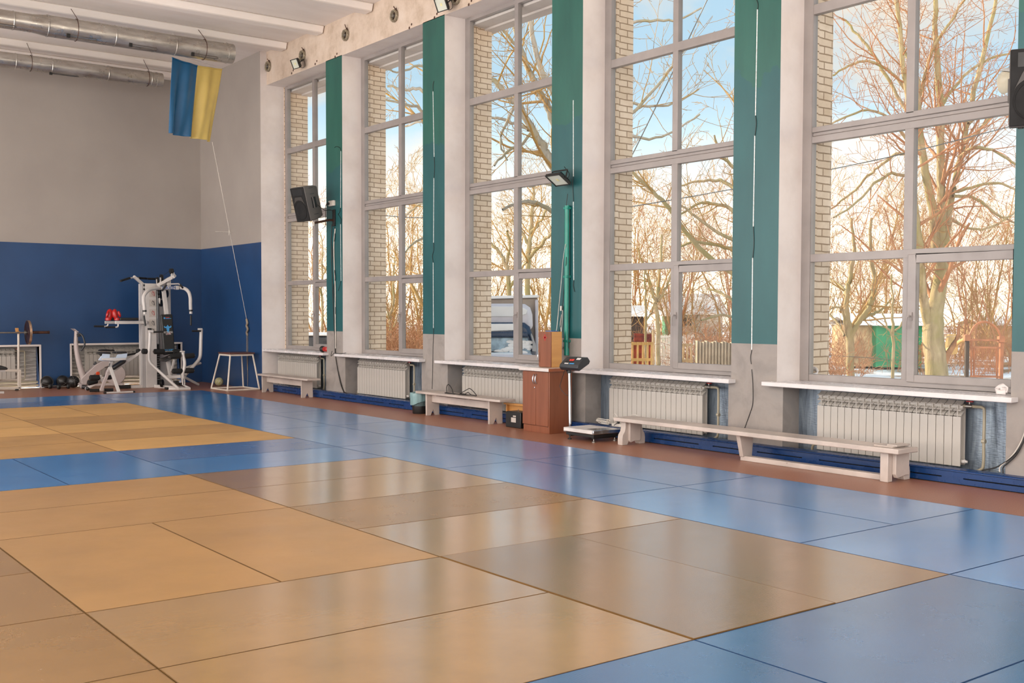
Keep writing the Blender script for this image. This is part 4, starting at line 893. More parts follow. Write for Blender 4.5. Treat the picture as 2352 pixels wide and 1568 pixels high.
# backrest, seat, leg rollers
P = [U(369.5,722,17.45),U(396.5,721,17.45),U(402.5,811,17.36),U(376.5,815.5,17.36)]
nrm = (P[1]-P[0]).cross(P[3]-P[0]).normalized(); nrm = nrm if nrm.y < 0 else -nrm
bk = obj('backrest', M().prism(P, -nrm*.07), MT['black_soft'], g, bev=.022, seg=3)
def onpad(u, v): return P[0].lerp(P[1],u).lerp(P[3].lerp(P[2],u),v)+nrm*.003
axp = (P[1]-P[0]).normalized(); ayp = (P[0]-P[3]).normalized()
text('lettering', 'MAXIMA', .062, onpad(.52,.90), axp, ayp, MT['blue_print'], bk)
text('lettering', 'FITNESS', .05, onpad(.52,.455), axp, ayp, MT['white_print'], bk); text('lettering', 'LEVEL', .042, onpad(.52,.495), axp, ayp, MT['white_print'], bk)
c = onpad(.5,.38); m = M(); m.prism([c+axp*x+ayp*z for x, z in ((-.075,.055),(-.06,.03),(-.03,.03),(-.02,-.03),(0,-.075),(.02,-.03),(.03,.03),(.06,.03),(.075,.055),(.06,.075),(.05,.05),(.02,.06),(.0,.09),(-.02,.06),(-.05,.05),(-.06,.075))], nrm*.002); obj('athlete_print', m, MT['blue_print'], bk, smooth=0)
m = M(); m.prism([c+axp*x+ayp*z for x, z in ((-.04,-.08),(-.01,-.10),(.05,-.085),(.05,-.07),(0,-.08))], nrm*.002); obj('red_print', m, MT['red_print'], bk, smooth=0)
c = onpad(.5,.095); m = M(); m.prism([c+axp*(-.05+.018*math.cos(t))+ayp*.018*math.sin(t) for t in [k*PI/6 for k in range(12)]], nrm*.002); m.box(c, c) if False else None
m.prism([c+axp*x+ayp*z for x, z in ((-.025,-.015),(.08,-.015),(.08,-.006),(-.025,-.006))], nrm*.002); obj('badge_print', m, MT['blue_print'], bk, smooth=0)
m = M(); m.prism([c+axp*x+ayp*z for x, z in ((-.025,.0),(.045,.0),(.045,.016),(-.025,.016))], nrm*.002); obj('badge_print', m, MT['red_print'], bk, smooth=0)
Q = [U(377,829,17.35),U(381,831.5,17.3),U(421,812,16.95),U(414,806,17.0)]
obj('seat', M().prism([U(377.5,826,17.3),U(379,831.5,17.3),U(423,814,16.95),U(420,808,16.98)], (.0,.32,.0)), MT['black_soft'], g, bev=.015, seg=3)
def roller(x0, y0, x1, y1, Yr, r): a, b = U(x0,y0,Yr), U(x1,y1,Yr); obj('foam_roller', M().lathe([(r*.5,0),(r*.92,.004),(r,.02),(r,(b-a).length-.02),(r*.92,(b-a).length-.004),(r*.5,(b-a).length)], a, b-a, 18), FM, g)
roller(353.5,807,378,807.5,17.3,.05); roller(398,807,413.5,807,17.3,.05); roller(391,818,414.5,817.5,16.95,.05); roller(423.5,818,446,816,16.95,.05); roller(396,852.5,418.5,852,16.95,.05); roller(423.5,851,444.5,850.5,16.95,.05)
tubeU('roller_rod', [(351,807.5,17.3),(416,807,17.3)], Y, .012, MT['chrome'], g); tubeU('roller_rod', [(387,819.5,16.95),(448,816,16.95)], Y, .012, MT['chrome'], g); tubeU('roller_rod', [(393,853,16.95),(446,850.5,16.95)], Y, .012, MT['chrome'], g)
tubeU('leg_lever', [(420,806.5,16.98),(421.5,818,16.95),(424,832,16.93),(423,846,16.93),(420,856,16.93),(421,868,16.95)], Y, .03, WM, g, 12, 4); boxU('lever_cap', 416,805.5,425,809, 16.94, 17.02, WM, g)
tubeU('lever_fork', [(418,866,16.93),(420,872,16.92),(419.5,884,16.92)], Y, .012, WM, g); tubeU('lever_fork', [(422,866,16.97),(424,872,16.97),(424,884,16.97)], Y, .012, WM, g)
barU('seat_post', [(386,830,17.4),(393,868,17.3)], Y, .06, WM, g, .09); barU('seat_post', [(400,826,17.1),(390,866,17.3)], Y, .035, WM, g); barU('low_beam', [(382,865.5,17.4),(418,863.5,16.98)], Y, .06, WM, g, .07)
boxU('foot_plate', 410,889.5,438,892, 16.78, 16.95, WM, g, .003); boxU('foot_plate_grip', 413,892,437,896, 16.80, 16.83, BK, g, .003); barU('low_frame', [(408,893,16.95),(400,878,17.1),(394,872,17.3)], Y, .03, WM, g); barU('low_frame', [(436,891,16.9),(412,880,17.1),(402,872,17.25)], Y, .03, WM, g)
boxU('low_pulley_block', 402,874,411,884, 17.0, 17.1, BK, g); boxU('low_pulley_block', 413.5,879,421,885, 17.0, 17.08, BK, g)
# lower press arms
tubeU('press_arm', [(345,757,17.25),(343.5,790,17.25),(342.5,822,17.22),(345.5,833,17.2),(354,842,17.15),(385,870,17.0),(411,893,16.9)], Y, .028, WM, g, 12, 4); boxU('arm_cap', 342,753.5,349,757.5, 17.2, 17.28, BK, g)
boxU('arm_joint', 343.5,758,353,763.5, 17.2, 17.28, WM, g); tubeU('grip', [(352.5,762.3,17.22),(375,761.5,17.2)], Y, .017, BK, g)
tubeU('press_arm', [(462.5,755,17.3),(461.5,780,17.3),(460.5,812,17.3),(457.5,824,17.3),(451,833,17.3),(437,848,17.3),(424,862,17.3)], Y, .034, WM, g, 12, 4); boxU('arm_cap', 458,753.5,465.5,758, 17.25, 17.35, WM, g); tubeU('grip', [(441,760,17.25),(461,760,17.25)], Y, .017, BK, g)
tubeU('press_link', [(425,845,17.35),(445,838.5,17.4),(461,833.5,17.45)], Y, .024, WM, g)
# dip arm on the left
boxU('dip_arm', 266,736.5,339,744, Y-.12, Y-.05, WM, g); boxU('dip_arm_end', 242,737,265.5,743.5, Y-.02, Y+.04, MT['grey_metal'], g)
boxU('arm_pad', 276,729.5,319,735.8, Y-.16, Y-.04, MT['black_soft'], g, .012); boxU('arm_pad', 253,730,275,736, Y-.0, Y+.1, MT['black_soft'], g, .012)
tubeU('handle_stem', [(271.5,744,Y-.1),(271,749,Y-.1),(268,751,Y-.1),(264,751,Y-.1)], Y, .014, WM, g, 10, 3); tubeU('grip', [(264.5,751,Y-.1),(242,751.5,Y-.1)], Y, .018, BK, g)
tubeU('handle_stem', [(248,743.5,Y),(247,747.5,Y),(244,749.5,Y),(239,749.5,Y)], Y, .014, WM, g, 10, 3); tubeU('grip', [(239,749.3,Y),(216,749,Y)], Y, .018, BK, g)
tubeU('loose_strap', [(320,700,Y-.08),(324,703,Y-.08),(328,702,Y-.08)], Y, .006, MT['white_cord'], g, 6, 3)
# boxing gloves standing on the dip arm
def glove(label, px, py, Yg, flip, rz, w_=1.):
    c = U(px, py, Yg); r = thing('boxing_glove', label, 'boxing glove', tuple(c), 'red boxing gloves on the gym machine'); f = flip
    m = M(); pr = []
    m.grid(lambda u, v: (lambda t, a: c+Matrix.Rotation(rz,3,'Z')@Vector((f*(.02+.035*math.sin(t*2.2))*(t > 0)+ w_*(.062+.028*math.sin(PI*min(1,t*1.05))-.02*(t < .25))*math.cos(a)*math.sqrt(max(0,1-max(0,(t-.62)/.38)**2.4)), (.05+.012*math.sin(PI*t))*math.sin(a)*math.sqrt(max(0,1-max(0,(t-.62)/.38)**2.4)), t*.225)))(v, 2*PI*u), 20, 18)
    obj('mitt', m, MT['red'], r, smooth=80)
    obj('thumb', M().sph(c+Matrix.Rotation(rz,3,'Z')@Vector((-f*.03,-.055,.12)), (.026,.03,.062), 12, 10, rot=Matrix.Rotation(f*.3,3,'Y')), MT['red'], r, smooth=80)
    obj('cuff', M().lathe([(.050,0),(.056,.004),(.056,.05),(.05,.052)], c+Vector((f*.012,0,0)), (0,0,1), 18), MT['red'], r)
    return r
glove('left red boxing glove standing on the padded arm of the white gym', 247.0, 736.0, Y+.0, 1, .2, .85)
glove('right red boxing glove with a shiny back, on the padded arm of the gym', 270.5, 735.6, Y-.085, -1, -.3, .62)
# ------------------------------------------------------------------ exercise bike behind the roman chair
BP = MT['beige_plastic']; Y = 18.35
e = thing('exercise_bike', 'pale grey exercise bike with a curved column before the right wall niche', 'exercise bike', (.55,18.4,0))
tubeU('column', [(175,760,Y),(174.5,790,Y),(177,812,Y),(183,838,Y),(190,862,Y),(193,874,Y)], Y, [.038]*9+[.042]*8+[.055]*4, BP, e, 14, 4) if False else obj('column', M().tube(spline([U(175,760,Y),U(174.5,790,Y),U(177,812,Y),U(183,838,Y),U(190,862,Y),U(194,876,Y)],5), [.034+.0012*i for i in range(26)], 14), BP, e)
obj('console_plate', M().prism([U(168,754.5,Y-.1),U(172,755,Y-.1),U(181.5,762,Y-.1),U(180,763,Y-.1)], (0,.2,0)), BP, e, bev=.004)
tubeU('handlebar', [(178,768,Y-.05),(184,766.5,Y-.1),(190,772,Y-.15),(194,785,Y-.18),(194,793,Y-.18),(190,800,Y-.16),(186,805,Y-.14)], Y, .017, MT['dark_grey'], e, 10, 4); tubeU('handlebar', [(178,770,Y+.05),(171,775,Y+.12),(170.5,790,Y+.15)], Y, .015, MT['dark_grey'], e, 8, 3)
boxU('handle_mount', 178,767,186,773, Y-.08, Y+.04, MT['dark_grey'], e); boxU('tension_knob', 179,783,184,788, Y-.04, Y+.02, MT['dark_grey'], e)
m = M().prism([U(186,870,Y-.07),U(196,860,Y-.07),U(222,836,Y-.07),U(240,827,Y-.07),U(256,829,Y-.07),U(256,836,Y-.07),U(236,848,Y-.07),U(214,862,Y-.07),U(203,872,Y-.07),U(199,884,Y-.07),U(190,884,Y-.07)], (0,.14,0)); obj('body_shell', m, BP, e, bev=.012)
c = U(265,864,Y); obj('flywheel_cover', M().lathe([(.10,-.06),(.185,-.05),(.2,-.03),(.2,.03),(.185,.05),(.1,.06)], (c.x,c.y+.02,.25), (0,1,0), 36), BP, e)
c = U(224.5,857.5,Y-.09); obj('adjuster_knob', M().lathe([(.035,0),(.038,.012),(.03,.03)], c, (0,-1,0), 20), paint('orange_plastic', '#c8451c', .4), e)
obj('base_rail', M().tube([U(186,885,Y),U(284,882,Y)], .03, 10), BP, e); obj('end_foot', M().tube([U(189,888,Y-.22),U(183,882,Y+.1)], .036, 12), BP, e); obj('end_foot', M().tube([U(283,886,Y-.2),U(277,880,Y+.2)], .034, 12), BP, e); obj('foot_cap', M().tube([U(198,889,Y-.25),U(188,888,Y-.22)], .038, 12), MT['dark_grey'], e)
obj('saddle_post', M().tube([U(250,835,Y),U(243,805,Y)], .022, 10), BP, e); obj('saddle', M().prism([U(231,806.5,Y-.08),U(233,803,Y-.08),U(250,802,Y-.08),U(264,803,Y-.08),U(264,806.5,Y-.08)], (0,.2,0)), MT['black_soft'], e, bev=.014)
obj('saddle_clamp', M().cyl(U(219,830,Y-.03),U(219,838,Y-.03),.02,10).cyl(U(215,836,Y-.03),U(222,836,Y-.03),.012,8), MT['dark_grey'], e)
# ------------------------------------------------------------------ roman chair
Y = 17.0
h = thing('roman_chair', 'white and pale blue roman chair bench with black rollers before the gym niche', 'exercise bench', (.75,17.1,0))
CM = MT['cool_metal']
P = lambda x, y_, Yq=16.85: U(x, y_, Yq)
obj('pad_frame', M().prism([P(226,827),P(231,820),P(236,812),P(253,813),P(252,821),P(267,821),P(270,814),P(293,811),P(292,818),P(289,825),P(262,829),P(238,829)], (0,.035,0)), CM, h, bev=.006)
obj('frame_lip', M().prism([P(231,822.5,16.84),P(289,821.5,16.84),P(287,826,16.84),P(262,828.5,16.84),P(234,827,16.84)], (0,-.05,0)), MT['white_metal'], h, bev=.006)
obj('hip_pad', M().prism([P(229,812.5),P(232,809.5),P(254,808.5),P(255.5,812.5)], (0,.22,0)), MT['black_soft'], h, bev=.015, seg=3); obj('hip_pad', M().prism([P(266,812),P(267,807.5),P(290,807.5),P(294,811)], (0,.22,0)), MT['black_soft'], h, bev=.015, seg=3)
tubeU('grip', [(227,811,16.9),(233,816,16.85)], Y, .018, FM, h); tubeU('grip', [(291,815.5,16.9),(313,811,17.1)], Y, .018, FM, h)
barU('main_beam', [(197,892.5,17.75),(232,873.5,17.5),(262,850,17.25),(326,806,17.0)], Y, .045, WM, h, .06)
barU('telescopic_post', [(255,829,16.9),(253,842,16.92),(249,853,16.95)], Y, .05, WM, h)
barU('rear_leg', [(249,852,16.98),(232,897,17.05)], Y, .05, MT['beige_plastic'], h, .06); barU('front_leg', [(253,843,16.9),(273,900,16.72)], Y, .05, WM, h, .06)
tubeU('floor_bar', [(207,896,17.15),(259.5,895,17.1)], Y, .026, WM, h); tubeU('bar_sleeve', [(206,896.3,17.15),(228,896,17.13)], Y, .03, FM, h); tubeU('bar_sleeve', [(239,895.3,17.12),(260,895,17.1)], Y, .03, FM, h)
a, b = P(242,902.2,16.72), P(304,901,16.72); obj('floor_plate', M().box((a.x,16.66,.003),(b.x,16.72,.028)), WM, h, bev=.004); obj('plate_cap', M().box((b.x,16.655,.002),(b.x+.03,16.725,.03)).box((a.x-.03,16.655,.002),(a.x,16.725,.03)), BK, h)
def roll2(x0, y0, x1, y1, Yr, r): a, b = U(x0,y0,Yr), U(x1,y1,Yr); L = (b-a).length; obj('foam_roller', M().lathe([(r*.6,0),(r,.015),(r,L-.015),(r*.6,L)], a, b-a, 18), FM, h)
roll2(205.5,867.5,229.5,867,17.2,.052); roll2(239,866,257,865,17.35,.05); roll2(201,880,224,874,17.45,.05); roll2(313,808,323,806.5,17.05,.05); roll2(325.5,806.5,338.5,807,16.95,.05)
barU('roller_arm', [(230,862,17.18),(237,879,17.2)], Y, .04, WM, h); obj('back_pad', M().prism([P(259,844,17.15),P(284,828,17.05),P(291,827,17.05),P(288,833,17.05),P(262,850,17.15)], (0,.2,0)), MT['black_soft'], h, bev=.014); obj('beam_cap', M().sph(U(201.5,892,17.7), .04, 12, 8), BK, h); tubeU('spring_pin', [(252,834,16.86),(250.5,841,16.86),(240.5,844,16.86)], Y, .007, BK, h)
# ------------------------------------------------------------------ barbell rack bench at the left edge
Y = 18.45
k = thing('bench_press_rack', 'white weight bench rack at the left picture edge before the niche', 'weight bench', (-.9,18.3,0))
obj('upright', M().tube([U(42.5,885,Y),U(42.5,766,Y)], .02, 10), MT['stool_leg'], k); P_ = [U(38.5,753.5,Y),U(44,753.5,Y),U(46.5,762,Y),U(44,768,Y),U(39.5,768,Y)]
obj('bar_holder', M().prism([U(36,753,Y-.03),U(43,753,Y-.03),U(43,760,Y-.03),U(47,761.5,Y-.03),U(47,766,Y-.03),U(37.5,765.5,Y-.03)], (0,.06,0)), MT['oak'], k, bev=.004)
a, b = U(47.5,893,Y-.02), U(0,848,Y-.02)
barU('frame_post', [(45,849,Y),(45,892,Y)], Y, .05, MT['stool_leg'], k); barU('frame_rail', [(-40,850,Y),(46,850.5,Y)], Y, .045, MT['stool_leg'], k); barU('frame_rail', [(-40,891,Y),(46,892,Y)], Y, .05, MT['stool_leg'], k); boxU('foot_cap', 35,893,43,896, Y-.03, Y+.03, BK, k, .002)
obj('upright', M().tube([U(-60,890,Y),U(-60,766,Y)], .02, 10), MT['stool_leg'], k)
obj('bench_pad', M().prism([U(-50,848,17.75),U(-50,838,17.75),U(0,838.5,17.75),U(14,842.5,17.75),U(18.5,845.5,17.75),U(17.5,849,17.75)], (0,.28,0)), MT['black_soft'], k, bev=.016); barU('pad_support', [(-40,851,17.85),(12,851.5,17.85)], Y, .05, WM, k); barU('pad_leg', [(-20,900,17.85),(-20,852,17.85)], Y, .05, WM, k); barU('pad_foot', [(-40,901.5,17.75),(9,901,17.75)], Y, .04, WM, k, .05); barU('pad_foot', [(-20,900,17.8),(-20,892,18.4)], Y, .045, WM, k)
bb_ = thing('barbell', 'barbell with one worn round plate resting on the white rack', 'barbell', tuple(U(60,764,Y-.07)))
yb_ = Y-.07; c = U(65,765,yb_); zc = U(42,763.5,yb_).z
obj('bar', M().cyl((-2.2,yb_,zc),(c.x+.02,yb_,zc),.0145,12), MT['steel'], bb_); e_ = U(113.5,764,yb_).x
obj('sleeve', M().lathe([(.026,0),(.026,e_-c.x-.02),(.03,e_-c.x-.018),(.03,e_-c.x)], (c.x,yb_,zc), (1,0,0), 18), MT['rusty_bar'], bb_); obj('collar', M().lathe([(.022,-.055),(.035,-.05),(.035,-.02),(.02,-.015)], (c.x-.02,yb_,zc), (1,0,0), 16), MT['steel'], bb_)
pl = bb_; R = 27.5/FPX*((c.x-CAM.x)*.6+(yb_-CAM.y)*.8)
pl = obj('weight_plate', M().lathe([(.03,-.02),(R*.3,-.02),(R*.32,-.012),(R*.86,-.012),(R*.88,-.022),(R,-.022),(R,.022),(R*.88,.022),(R*.86,.012),(R*.32,.012),(R*.3,.02),(.03,.02)], (c.x,yb_,zc), (1,0,0), 44, caps=False), paint('maroon_iron', '#2a1316', .45, .2, var=.25), pl)
obj('rim', M().lathe([(R+.0005,-.0215),(R+.0035,-.02),(R+.0035,.02),(R+.0005,.0215)], (c.x,yb_,zc), (1,0,0), 44, caps=False), paint('worn_pale_iron', '#a78a72', .4, .6, var=.4, scale=12), pl)
# ------------------------------------------------------------------ balls and dumbbells on the floor
def medball(label, px, py, Yq):
    c = U(px, py, Yq); rr = .117; o = obj('medicine_ball', M().sph((c.x,c.y,rr+.001), rr, 28, 18), MT['black_soft']); tag(o, label, 'ball', 'black balls by the end wall')
    m = M(); rn = random.Random(px)
    for i in range(3): R3 = Matrix.Rotation(rn.uniform(0,3),3,'Z')@Matrix.Rotation(.5+i*.9,3,'X'); m.tube([Vector((c.x,c.y,rr+.001))+R3@Vector((math.cos(t)*rr*1.004,math.sin(t)*rr*1.004,0)) for t in [2*PI*k/40 for k in range(40)]], .0022, 4, closed=True)
    obj('seam_line', m, paint('grey_ball_seam', '#6f6d6a', .6), o)
medball('leftmost black ball, on the floor right of the left wall niche', 108, 879, 18.85); medball('middle black ball on the floor before the end wall', 143.5, 877.5, 18.85); medball('black ball with grey seams touching the exercise bike foot', 168, 879, 18.62)
def dumbbell(label, px, py, Yq, rz):
    c = U(px, py, Yq); c.z = .046; d = thing('dumbbell', label, 'dumbbell', tuple(c), 'black dumbbells by the end wall'); ax = Vector((math.cos(rz),math.sin(rz),0))
    for s in (-1,1): obj('head', M().lathe([(.03,0),(.045,.012),(.045,.05),(.03,.062)], c+ax*(s*.09)-ax*.031, ax, 8), BK, d)
    obj('handle', M().cyl(c-ax*.08, c+ax*.08, .014, 10), MT['steel'], d)
dumbbell('black dumbbell lying between the leftmost and middle black balls', 126, 888, 18.62, .2); dumbbell('black dumbbell lying in front of the middle black ball', 146, 892, 18.36, .1)
o = obj('strip_board', M().box((oZ(93,890,0).x,18.9,.001),(oZ(121,890,0).x,18.96,.012)), MT['white_print']); tag(o, 'thin white strip on the floor under the leftmost black ball', 'strip')
# ------------------------------------------------------------------ the yard outside
GZ = -.6
a = N('snow_with_bare_patches'); v = a.co()
n1 = a.noise(v, .35, 7, .68); leaf = a.ramp(a.noise(v, 6, 7, .7), [(.3,'#6f4e30'),(.55,'#a37a4c'),(.75,'#c29a68')])
a.base(a.mix(a.ramp(n1, [(.46, 0.), (.55, 1.)]), '#f2efec', leaf)); a.set(.8); a.bump(a.noise(v, 3, 8, .7), .6, .06); SNOWG = a.m
m = M().grid(lambda u, w_: (4.2+(u**1.6)*160, -30+w_*190, GZ+(.18*math.sin(u*37+w_*21)+.12*math.sin(w_*63-u*17))*(1 if u > .02 else 0)), 60, 60)
gr = obj('ground', m, SNOWG); struct(gr, 'snowy yard with bare leaf litter beyond the windows')
def bark(name, c1, c2, c3):
    a = N(name); v = a.co(); a.base(a.mix(a.ramp(a.noise(v, 1.2, 6, .7), [(.42, 0.), (.62, 1.)]), a.ramp(a.noise(a.co((1,1,.35)), 9, 6, .65), [(.3, c1), (.7, c2)]), c3)); a.set(.85); a.bump(a.noise(a.co((1,1,.4)), 14, 6), .7, .03); return a.m
BARK = bark('mottled_tree_bark', '#857154', '#bba680', '#8f8352'); TWIG = bark('golden_twig_bark', '#93703f', '#c9a26a', '#a5813f'); RTWIG = bark('reddish_twig_bark', '#8d6243', '#c09066', '#a56c46'); GBARK = bark('grey_bark', '#8a8174', '#b5aa98', '#9a8f70')
class TM:
    def __init__(s): s.V = []; s.F = []; s.n = 0; s.seg = 0
    def poly(s, P, Rr, k):
        P = np.asarray(P, float); n = len(P); T = np.gradient(P, axis=0); T /= np.linalg.norm(T, axis=1)[:,None]+1e-9
        a = np.where(np.abs(T[:,2:3]) < .9, np.array([[0,0,1.]]), np.array([[1.,0,0]])); U_ = np.cross(T, a); U_ /= np.linalg.norm(U_, axis=1)[:,None]+1e-9; W_ = np.cross(T, U_)
        an = 2*PI*np.arange(k)/k; R = np.asarray(Rr, float)[:,None,None]
        V = P[:,None,:]+(U_[:,None,:]*np.cos(an)[None,:,None]+W_[:,None,:]*np.sin(an)[None,:,None])*R
        i = np.arange(n-1)[:,None]*k; j = np.arange(k)[None,:]; jn = (j+1) % k
        F = np.stack([i+j, i+jn, i+k+jn, i+k+j], -1).reshape(-1,4)+s.n
        s.V.append(V.reshape(-1,3)); s.F.append(F); s.n += n*k; s.seg += n-1
    def build(s, name, mat, parent=None, org=None):
        V = np.concatenate(s.V); F = np.concatenate(s.F); o3 = np.array(org if org is not None else origin(parent)); me = bpy.data.meshes.new(name)
        me.vertices.add(len(V)); me.vertices.foreach_set('co', (V-o3).astype(np.float32).ravel()); me.loops.add(F.size); me.loops.foreach_set('vertex_index', F.astype(np.int32).ravel())
        me.polygons.add(len(F)); me.polygons.foreach_set('loop_start', np.arange(0, F.size, 4, dtype=np.int32)); me.polygons.foreach_set('use_smooth', np.ones(len(F), dtype=bool)); me.update(calc_edges=True)
        me.materials.append(mat); o = bpy.data.objects.new(name, me); COL.objects.link(o)
        if parent is not None: o.parent = parent
        else: o.location = tuple(o3); ORG[o.name] = Vector(o3)
        return o
def grow(t, p, d, L, r, lvl, rg, sp):
    """one branch with its side twigs; sp: up pull, wiggle, children per metre, deepest level, spread, thinnest radius"""
    n = max(3, min(9, int(L/sp.get('step',.35))+2)); P = [np.array(p, float)]; d = np.array(d, float); d /= np.linalg.norm(d)
    for i in range(n):
        d = d+rg.normal(0, sp['wig'], 3)+np.array([0,0,sp['up']*(1 if lvl < 3 else .6)]); d /= np.linalg.norm(d); P.append(P[-1]+d*L/n)
    R = [max(sp['rmin'], r*(1-.75*i/n)) for i in range(n+1)]
    t.poly(P, R, 6 if r > .03 else (4 if r > .012 else 3)); kids(t, P, R, lvl, rg, sp, L)
def kids(t, P, R, lvl, rg, sp, L, dens=1.):
    if lvl >= sp['max']: return
    n = len(P)-1; c = rg.poisson(max(.1, sp['den'][min(lvl, len(sp['den'])-1)]*L*dens))
    for q in range(c):
        f = rg.uniform(.15 if lvl else .1, 1.)*n; i = min(int(f), n-1); f -= i; p = P[i]*(1-f)+P[i+1]*f; d = P[i+1]-P[i]; d = d/np.linalg.norm(d)
        o = rg.normal(0,1,3); o -= d*o.dot(d); o /= np.linalg.norm(o); a = rg.uniform(*sp['ang']); nd = d*math.cos(a)+o*math.sin(a)
        ln = L*rg.uniform(.28,.62) if lvl else min(L, sp.get('L1',3.))*rg.uniform(.35,.9); ln = min(max(ln,.18), 3.5)
        grow(t, p, nd, ln, max(sp['rmin'], R[i]*rg.uniform(.35,.6)), lvl+1, rg, sp)
SP = dict(up=.05, wig=.11, den=[1.6,2.2,2.6], max=4, ang=(.5,1.15), rmin=.0045, L1=3.)
def ptree(label, D, limbs, seed, mat=None, name='bare_tree', cat='tree', dens=1., sp=SP, bottom=True, spread=.5, group=None, tmat=None):
    rg = np.random.default_rng(seed); base = limbs[0][0]; b = far(base[0], base[1], D); root = thing(name, label, cat, (b.x,b.y,GZ), group)
    tr, tw = TM(), TM()
    for li, l in enumerate(limbs):
        dd = rg.uniform(-spread, spread)*2; P = []; R = []; n = len(l)
        for i, q in enumerate(l):
            Dq = D+(dd*(i/(n-1))*1.5 if li else 0); w_ = far(q[0], q[1], Dq); P.append(np.array(w_)); R.append(q[2]*D/FPX)
        if bottom and li == 0: P[0] = np.array((P[0][0],P[0][1],GZ-.1))
        S = spline([Vector(p) for p in P], 4); RR = np.interp(np.linspace(0,n-1,len(S)), np.arange(n), R); S = [np.array(p)+rg.normal(0, .012*D/25, 3) for p in S]
        tr.poly(S, RR, 10 if RR[0] > .06 else 7); L = float(sum(np.linalg.norm(S[i+1]-S[i]) for i in range(len(S)-1)))
        kids(tw, S, list(RR*.8), 0 if RR[0] > .03 else 1, rg, sp, L, dens*(.35 if li == 0 else 1.))
    tr.build('trunk', mat or BARK, root); tw.build('twigs', tmat or TWIG, root); return root
def P3(s):                                # 'x,y,r x,y,r' to tuples
    return [tuple(float(c) for c in w_.split(',')) for w_ in s.split()]
ptree('tall many-stemmed tree with mottled bark behind the nearest window', 25, [P3(s) for s in (
 '2154,930,27 2151,860,25 2147,800,24 2144,740,22 2152,690,17 2160,640,16 2162,600,15 2160,560,14',
 '2152,585,11 2141,480,10 2125,400,8.5 2115,320,8 2108,220,7 2100,110,6 2105,0,5 2115,-120,3',
 '2159,575,11 2163,470,9 2160,390,9 2160,290,8.5 2157,200,7.5 2150,100,6 2148,0,5 2150,-150,3',
 '2166,575,10 2178,490,9.5 2190,430,8.5 2205,370,7 2213,330,6.5 2222,280,6 2245,180,5.5 2275,60,4.5 2300,-60,3',
 '2136,750,12 2123,700,10 2118,650,10 2113,600,10 2108,550,10 2101,490,9 2096,400,7 2090,300,6 2075,150,5 2060,0,4',
 '2205,360,4.2 2225,345,4 2250,338,3.6 2290,350,3 2335,378,2.4','2190,440,4 2230,432,3.5 2290,420,3 2340,440,2','2188,450,4 2240,455,3.4 2285,490,3 2340,515,2','2213,330,4 2250,300,4 2290,250,3.4 2350,200,2.5','2178,500,4 2230,525,3 2280,520,2.6 2340,480,2',
 '2097,360,4 2060,353,3.6 2025,378,3.2 1995,405,3 1955,445,2.6 1905,480,2','2094,410,4 2050,398,3.4 2010,420,3 1970,465,2.6 1915,500,2','2092,260,5 2075,245,4.6 2044,191,4 2010,130,3.6 1971,80,3 1935,40,2.5','2085,210,4 2050,170,3.4 1995,140,3 1950,150,2.6 1905,176,2','2092,150,4 2072,90,3.6 2065,20,3 2060,-60,2.4','2092,330,4 2040,270,3 1980,255,2.5 1900,290,2','2110,230,4 2140,120,3.6 2190,40,3 2240,-40,2','2158,250,4 2200,190,3.6 2260,140,3 2330,120,2.4','2222,285,4 2270,250,3 2340,270,2')], 3, tmat=RTWIG, dens=1.15)
ptree('low forked orchard tree in the left half of the nearest window', 27, [P3(s) for s in ('1957,840,9 1951,775,9 1947,745,8 1944,700,6 1946,670,6 1952,640,5 1957,610,5 1961,570,4 1955,500,3','1953,775,7 1968,745,6 1985,722,6 2000,700,6 2008,670,6 2008,640,5 2003,600,5 1998,560,4 2000,500,3','1962,752,5 1980,735,4 2000,722,4 2022,712,3 2050,685,2','1940,772,3 1925,742,3 1905,722,2.5','1943,762,3 1938,720,3 1925,705,2.4 1898,712,2','1946,680,4 1930,655,3 1905,640,2')], 5, dens=1.2)
ptree('slim sapling with a straight stem beside the green shed', 25, [P3(s) for s in ('2052,846,3.8 2051,790,3.6 2052,745,3.2 2050,690,2.6 2047,630,2','2050,775,2.4 2038,745,2 2024,712,1.6','2054,762,2.4 2072,742,2 2085,720,1.4')], 8, name='sapling', spread=.1)
ptree('crooked bare tree behind the fence in the second window from the right', 34, [P3(s) for s in ('1514,800,5 1510,740,5 1506,705,5 1511,680,5 1514,650,4 1517,600,3 1520,540,2.4','1507,695,4 1497,665,4 1490,640,3.5 1478,610,3 1465,570,2','1512,690,3 1530,660,3 1545,620,2.4 1560,580,2')], 11, dens=1.2)
ptree('slim sapling in front of the dark shed', 28, [P3(s) for s in ('1485,800,3.2 1483,720,2.8 1482,680,2.2 1480,630,1.6','1482,740,2 1496,715,1.7 1505,690,1.2')], 12, name='sapling', spread=.1)
ptree('spreading tree whose arching boughs reach in from behind the broad teal pier', 24, [P3(s) for s in ('1732,930,16 1730,700,15 1724,590,13 1716,500,11 1712,400,9 1715,250,6 1720,100,4','1716,520,6 1690,490,5 1665,474,4.2 1635,466,3.6 1600,470,3 1565,492,2.4','1722,620,6 1690,580,5 1640,560,4 1590,556,3.2 1550,572,2.4','1714,470,6 1688,435,5 1655,416,4 1605,416,3 1558,428,2','1724,640,6 1695,560,4.6 1640,530,3.6 1590,490,3 1555,470,2','1724,720,5 1685,692,4 1655,672,3.2 1625,662,2.6','1728,760,4 1690,730,3.4 1650,725,3 1610,735,2','1712,420,5 1680,380,4 1655,350,3 1640,310,2','1722,650,7 1640,600,6 1580,540,5.4 1540,482,5 1500,440,4.4 1452,394,3.6 1420,360,3')], 14, dens=1.5)
